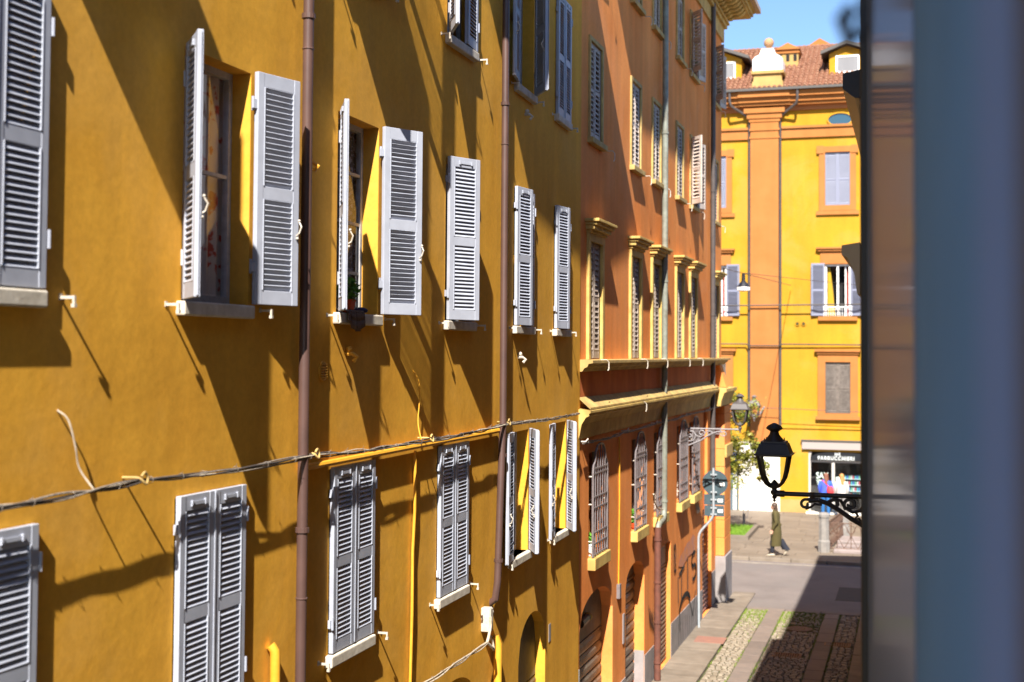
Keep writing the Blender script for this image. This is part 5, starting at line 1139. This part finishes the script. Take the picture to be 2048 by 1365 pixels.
BN = [('pelvis', 'waist'), ('waist', 'chest'), ('chest', 'neck0'), ('neck0', 'neck1'), ('pelvis', 'hipL'), ('hipL', 'kneeL'), ('kneeL', 'ankL'), ('pelvis', 'hipR'), ('hipR', 'kneeR'), ('kneeR', 'ankR'), ('chest', 'shL'), ('shL', 'elL'), ('elL', 'wrL'), ('chest', 'shR'), ('shR', 'elR'), ('elR', 'wrR')]
bd = skin_body(t, WT, J, BN, lambda c: 0 if c.z < .95 else 1, [M_TROU, M_SKIN])
b = MB(); b.loft([ell(-.03, 0, 1.49, .06, .07), ell(-.025, 0, 1.455, .085, .11), ell(-.02, 0, 1.42, .11, .18), ell(-.015, 0, 1.33, .135, .205), ell(-.01, 0, 1.15, .13, .185), ell(0, 0, .98, .145, .195), ell(.005, 0, .8, .165, .205), ell(0, 0, .6, .175, .205), ell(-.02, 0, .42, .185, .205), ell(-.025, 0, .33, .18, .2)], cap=False)
for s_ in (-1, 1): b.tube([(-.02, s_*.16, 1.40), (.0, s_*.215, 1.25), (.035 if s_ < 0 else 0, s_*.235, 1.1), (-.05, s_*.235, .98), (-.10 if s_ < 0 else -.06, s_*.23, .88)], [.075, .068, .062, .055, .05], 10)
b.obox((.14, .0, 1.0), (.02, 0, 0), (0, .12, 0), (0, 0, .03)); local(t, 'coat', b, M_COAT, WT)
b = MB(); b.loft([ell(.12, .085, .55, .10, .09), ell(.2, .085, .38, .12, .09), ell(.31, .085, .21, .13, .085)]); b.loft([ell(-.10, -.085, .5, .08, .075), ell(-.12, -.085, .14, .055, .06)]); local(t, 'trousers', b, M_TROU, WT)
head(t, WT, (-.075, 0, 1.585), (-1, 0, 0), M_HAIRB, .5); hand(t, WT, (-.10, -.23, .88), (-.25, 0, -1), (1, 0, 0)); hand(t, WT, (-.06, .23, .88), (-.15, 0, -1), (1, 0, 0))
shoe(t, WT, (-.04, -.085, .005), (-.30, -.085, .0), M_SHOE); shoe(t, WT, (.38, .085, .16), (.24, .085, .01), M_SHOE)
# two people with their backs turned at the hairdresser's door
def stander(loc, label, top, legs, hairm, extra, tilt=0.):
    T = Matrix.Translation(loc) @ Matrix.Rotation(tilt, 4, 'Z'); t = empty('person', loc, label, 'person')
    J = {'pelvis': (0, 0, .92, .13, .11), 'waist': (0, 0, 1.1, .12, .1), 'chest': (0, 0, 1.28, .15, .11), 'neck0': (0, 0, 1.43, .06), 'neck1': (0, .01, 1.5, .048),
         'hipL': (-.09, 0, .87, .085), 'kneeL': (-.10, .01, .48, .062), 'ankL': (-.10, -.01, .08, .042), 'hipR': (.09, 0, .87, .085), 'kneeR': (.11, .02, .48, .062), 'ankR': (.12, 0, .08, .042),
         'shL': (-.18, 0, 1.39, .055), 'elL': (-.24, -.01, 1.12, .047), 'wrL': (-.22, .10, .92, .034), 'shR': (.18, 0, 1.39, .055), 'elR': (.24, -.01, 1.12, .047), 'wrR': (.2, .12, .94, .034)}
    skin_body(t, T, J, BN, lambda c: 0 if c.z < .98 else 1, [legs, M_SKIN])
    b = MB(); b.loft([ell(0, .0, 1.48, .065, .06), ell(0, 0, 1.43, .16, .09), ell(0, 0, 1.38, .21, .115), ell(0, 0, 1.2, .19, .12), ell(0, 0, 1.0, .185, .125), ell(0, 0, .84, .2, .135)], cap=False)
    for s_ in (-1, 1): b.tube([(s_*.17, 0, 1.40), (s_*.235, -.005, 1.22), (s_*.245, 0, 1.1), (s_*.225, .08, .95)], [.075, .066, .06, .05], 10)
    local(t, 'jacket', b, top, T)
    b = MB()
    for s_ in (-1, 1): b.loft([ell(s_*.09, 0, .88, .1, .1), ell(s_*.10, .01, .5, .078, .08), ell(s_*.11, 0, .1, .065, .07)])
    local(t, 'trousers', b, legs, T)
    head(t, T, (0, .02, 1.6), (-.5, .87, 0), hairm, .32)
    hand(t, T, (-.22, .10, .93), (0, .3, -1), (0, 1, 0)); hand(t, T, (.2, .12, .94), (0, .3, -1), (0, 1, 0))
    for s_ in (-1, 1): shoe(t, T, (s_*.11, -.07, .0), (s_*.13, .19, .0), M_TROU)
    if extra: local(t, 'shoulder_bag', extra, M_REDB, T)
bag = MB(); bag.loft([ell(.20, -.17, .92, .10, .06), ell(.20, -.18, .98, .14, .07), ell(.18, -.18, 1.12, .13, .07), ell(.17, -.17, 1.22, .09, .05)]); bag.tube([(.14, -.15, 1.2), (0, -.14, 1.34), (-.15, -.06, 1.46)], .015, 6)
stander((-3.42, 54.55, .1), 'person in a bright blue jacket and jeans with a red bag, seen from behind', M_JACK, M_JEANS, mat('auburn_hair', (.16, .06, .035), .5), bag)
stander((-2.80, 54.5, .1), 'fair haired person in a pale grey jumper at the shop door', M_GREYJ, M_GREYT, M_HAIRL, None, .15)
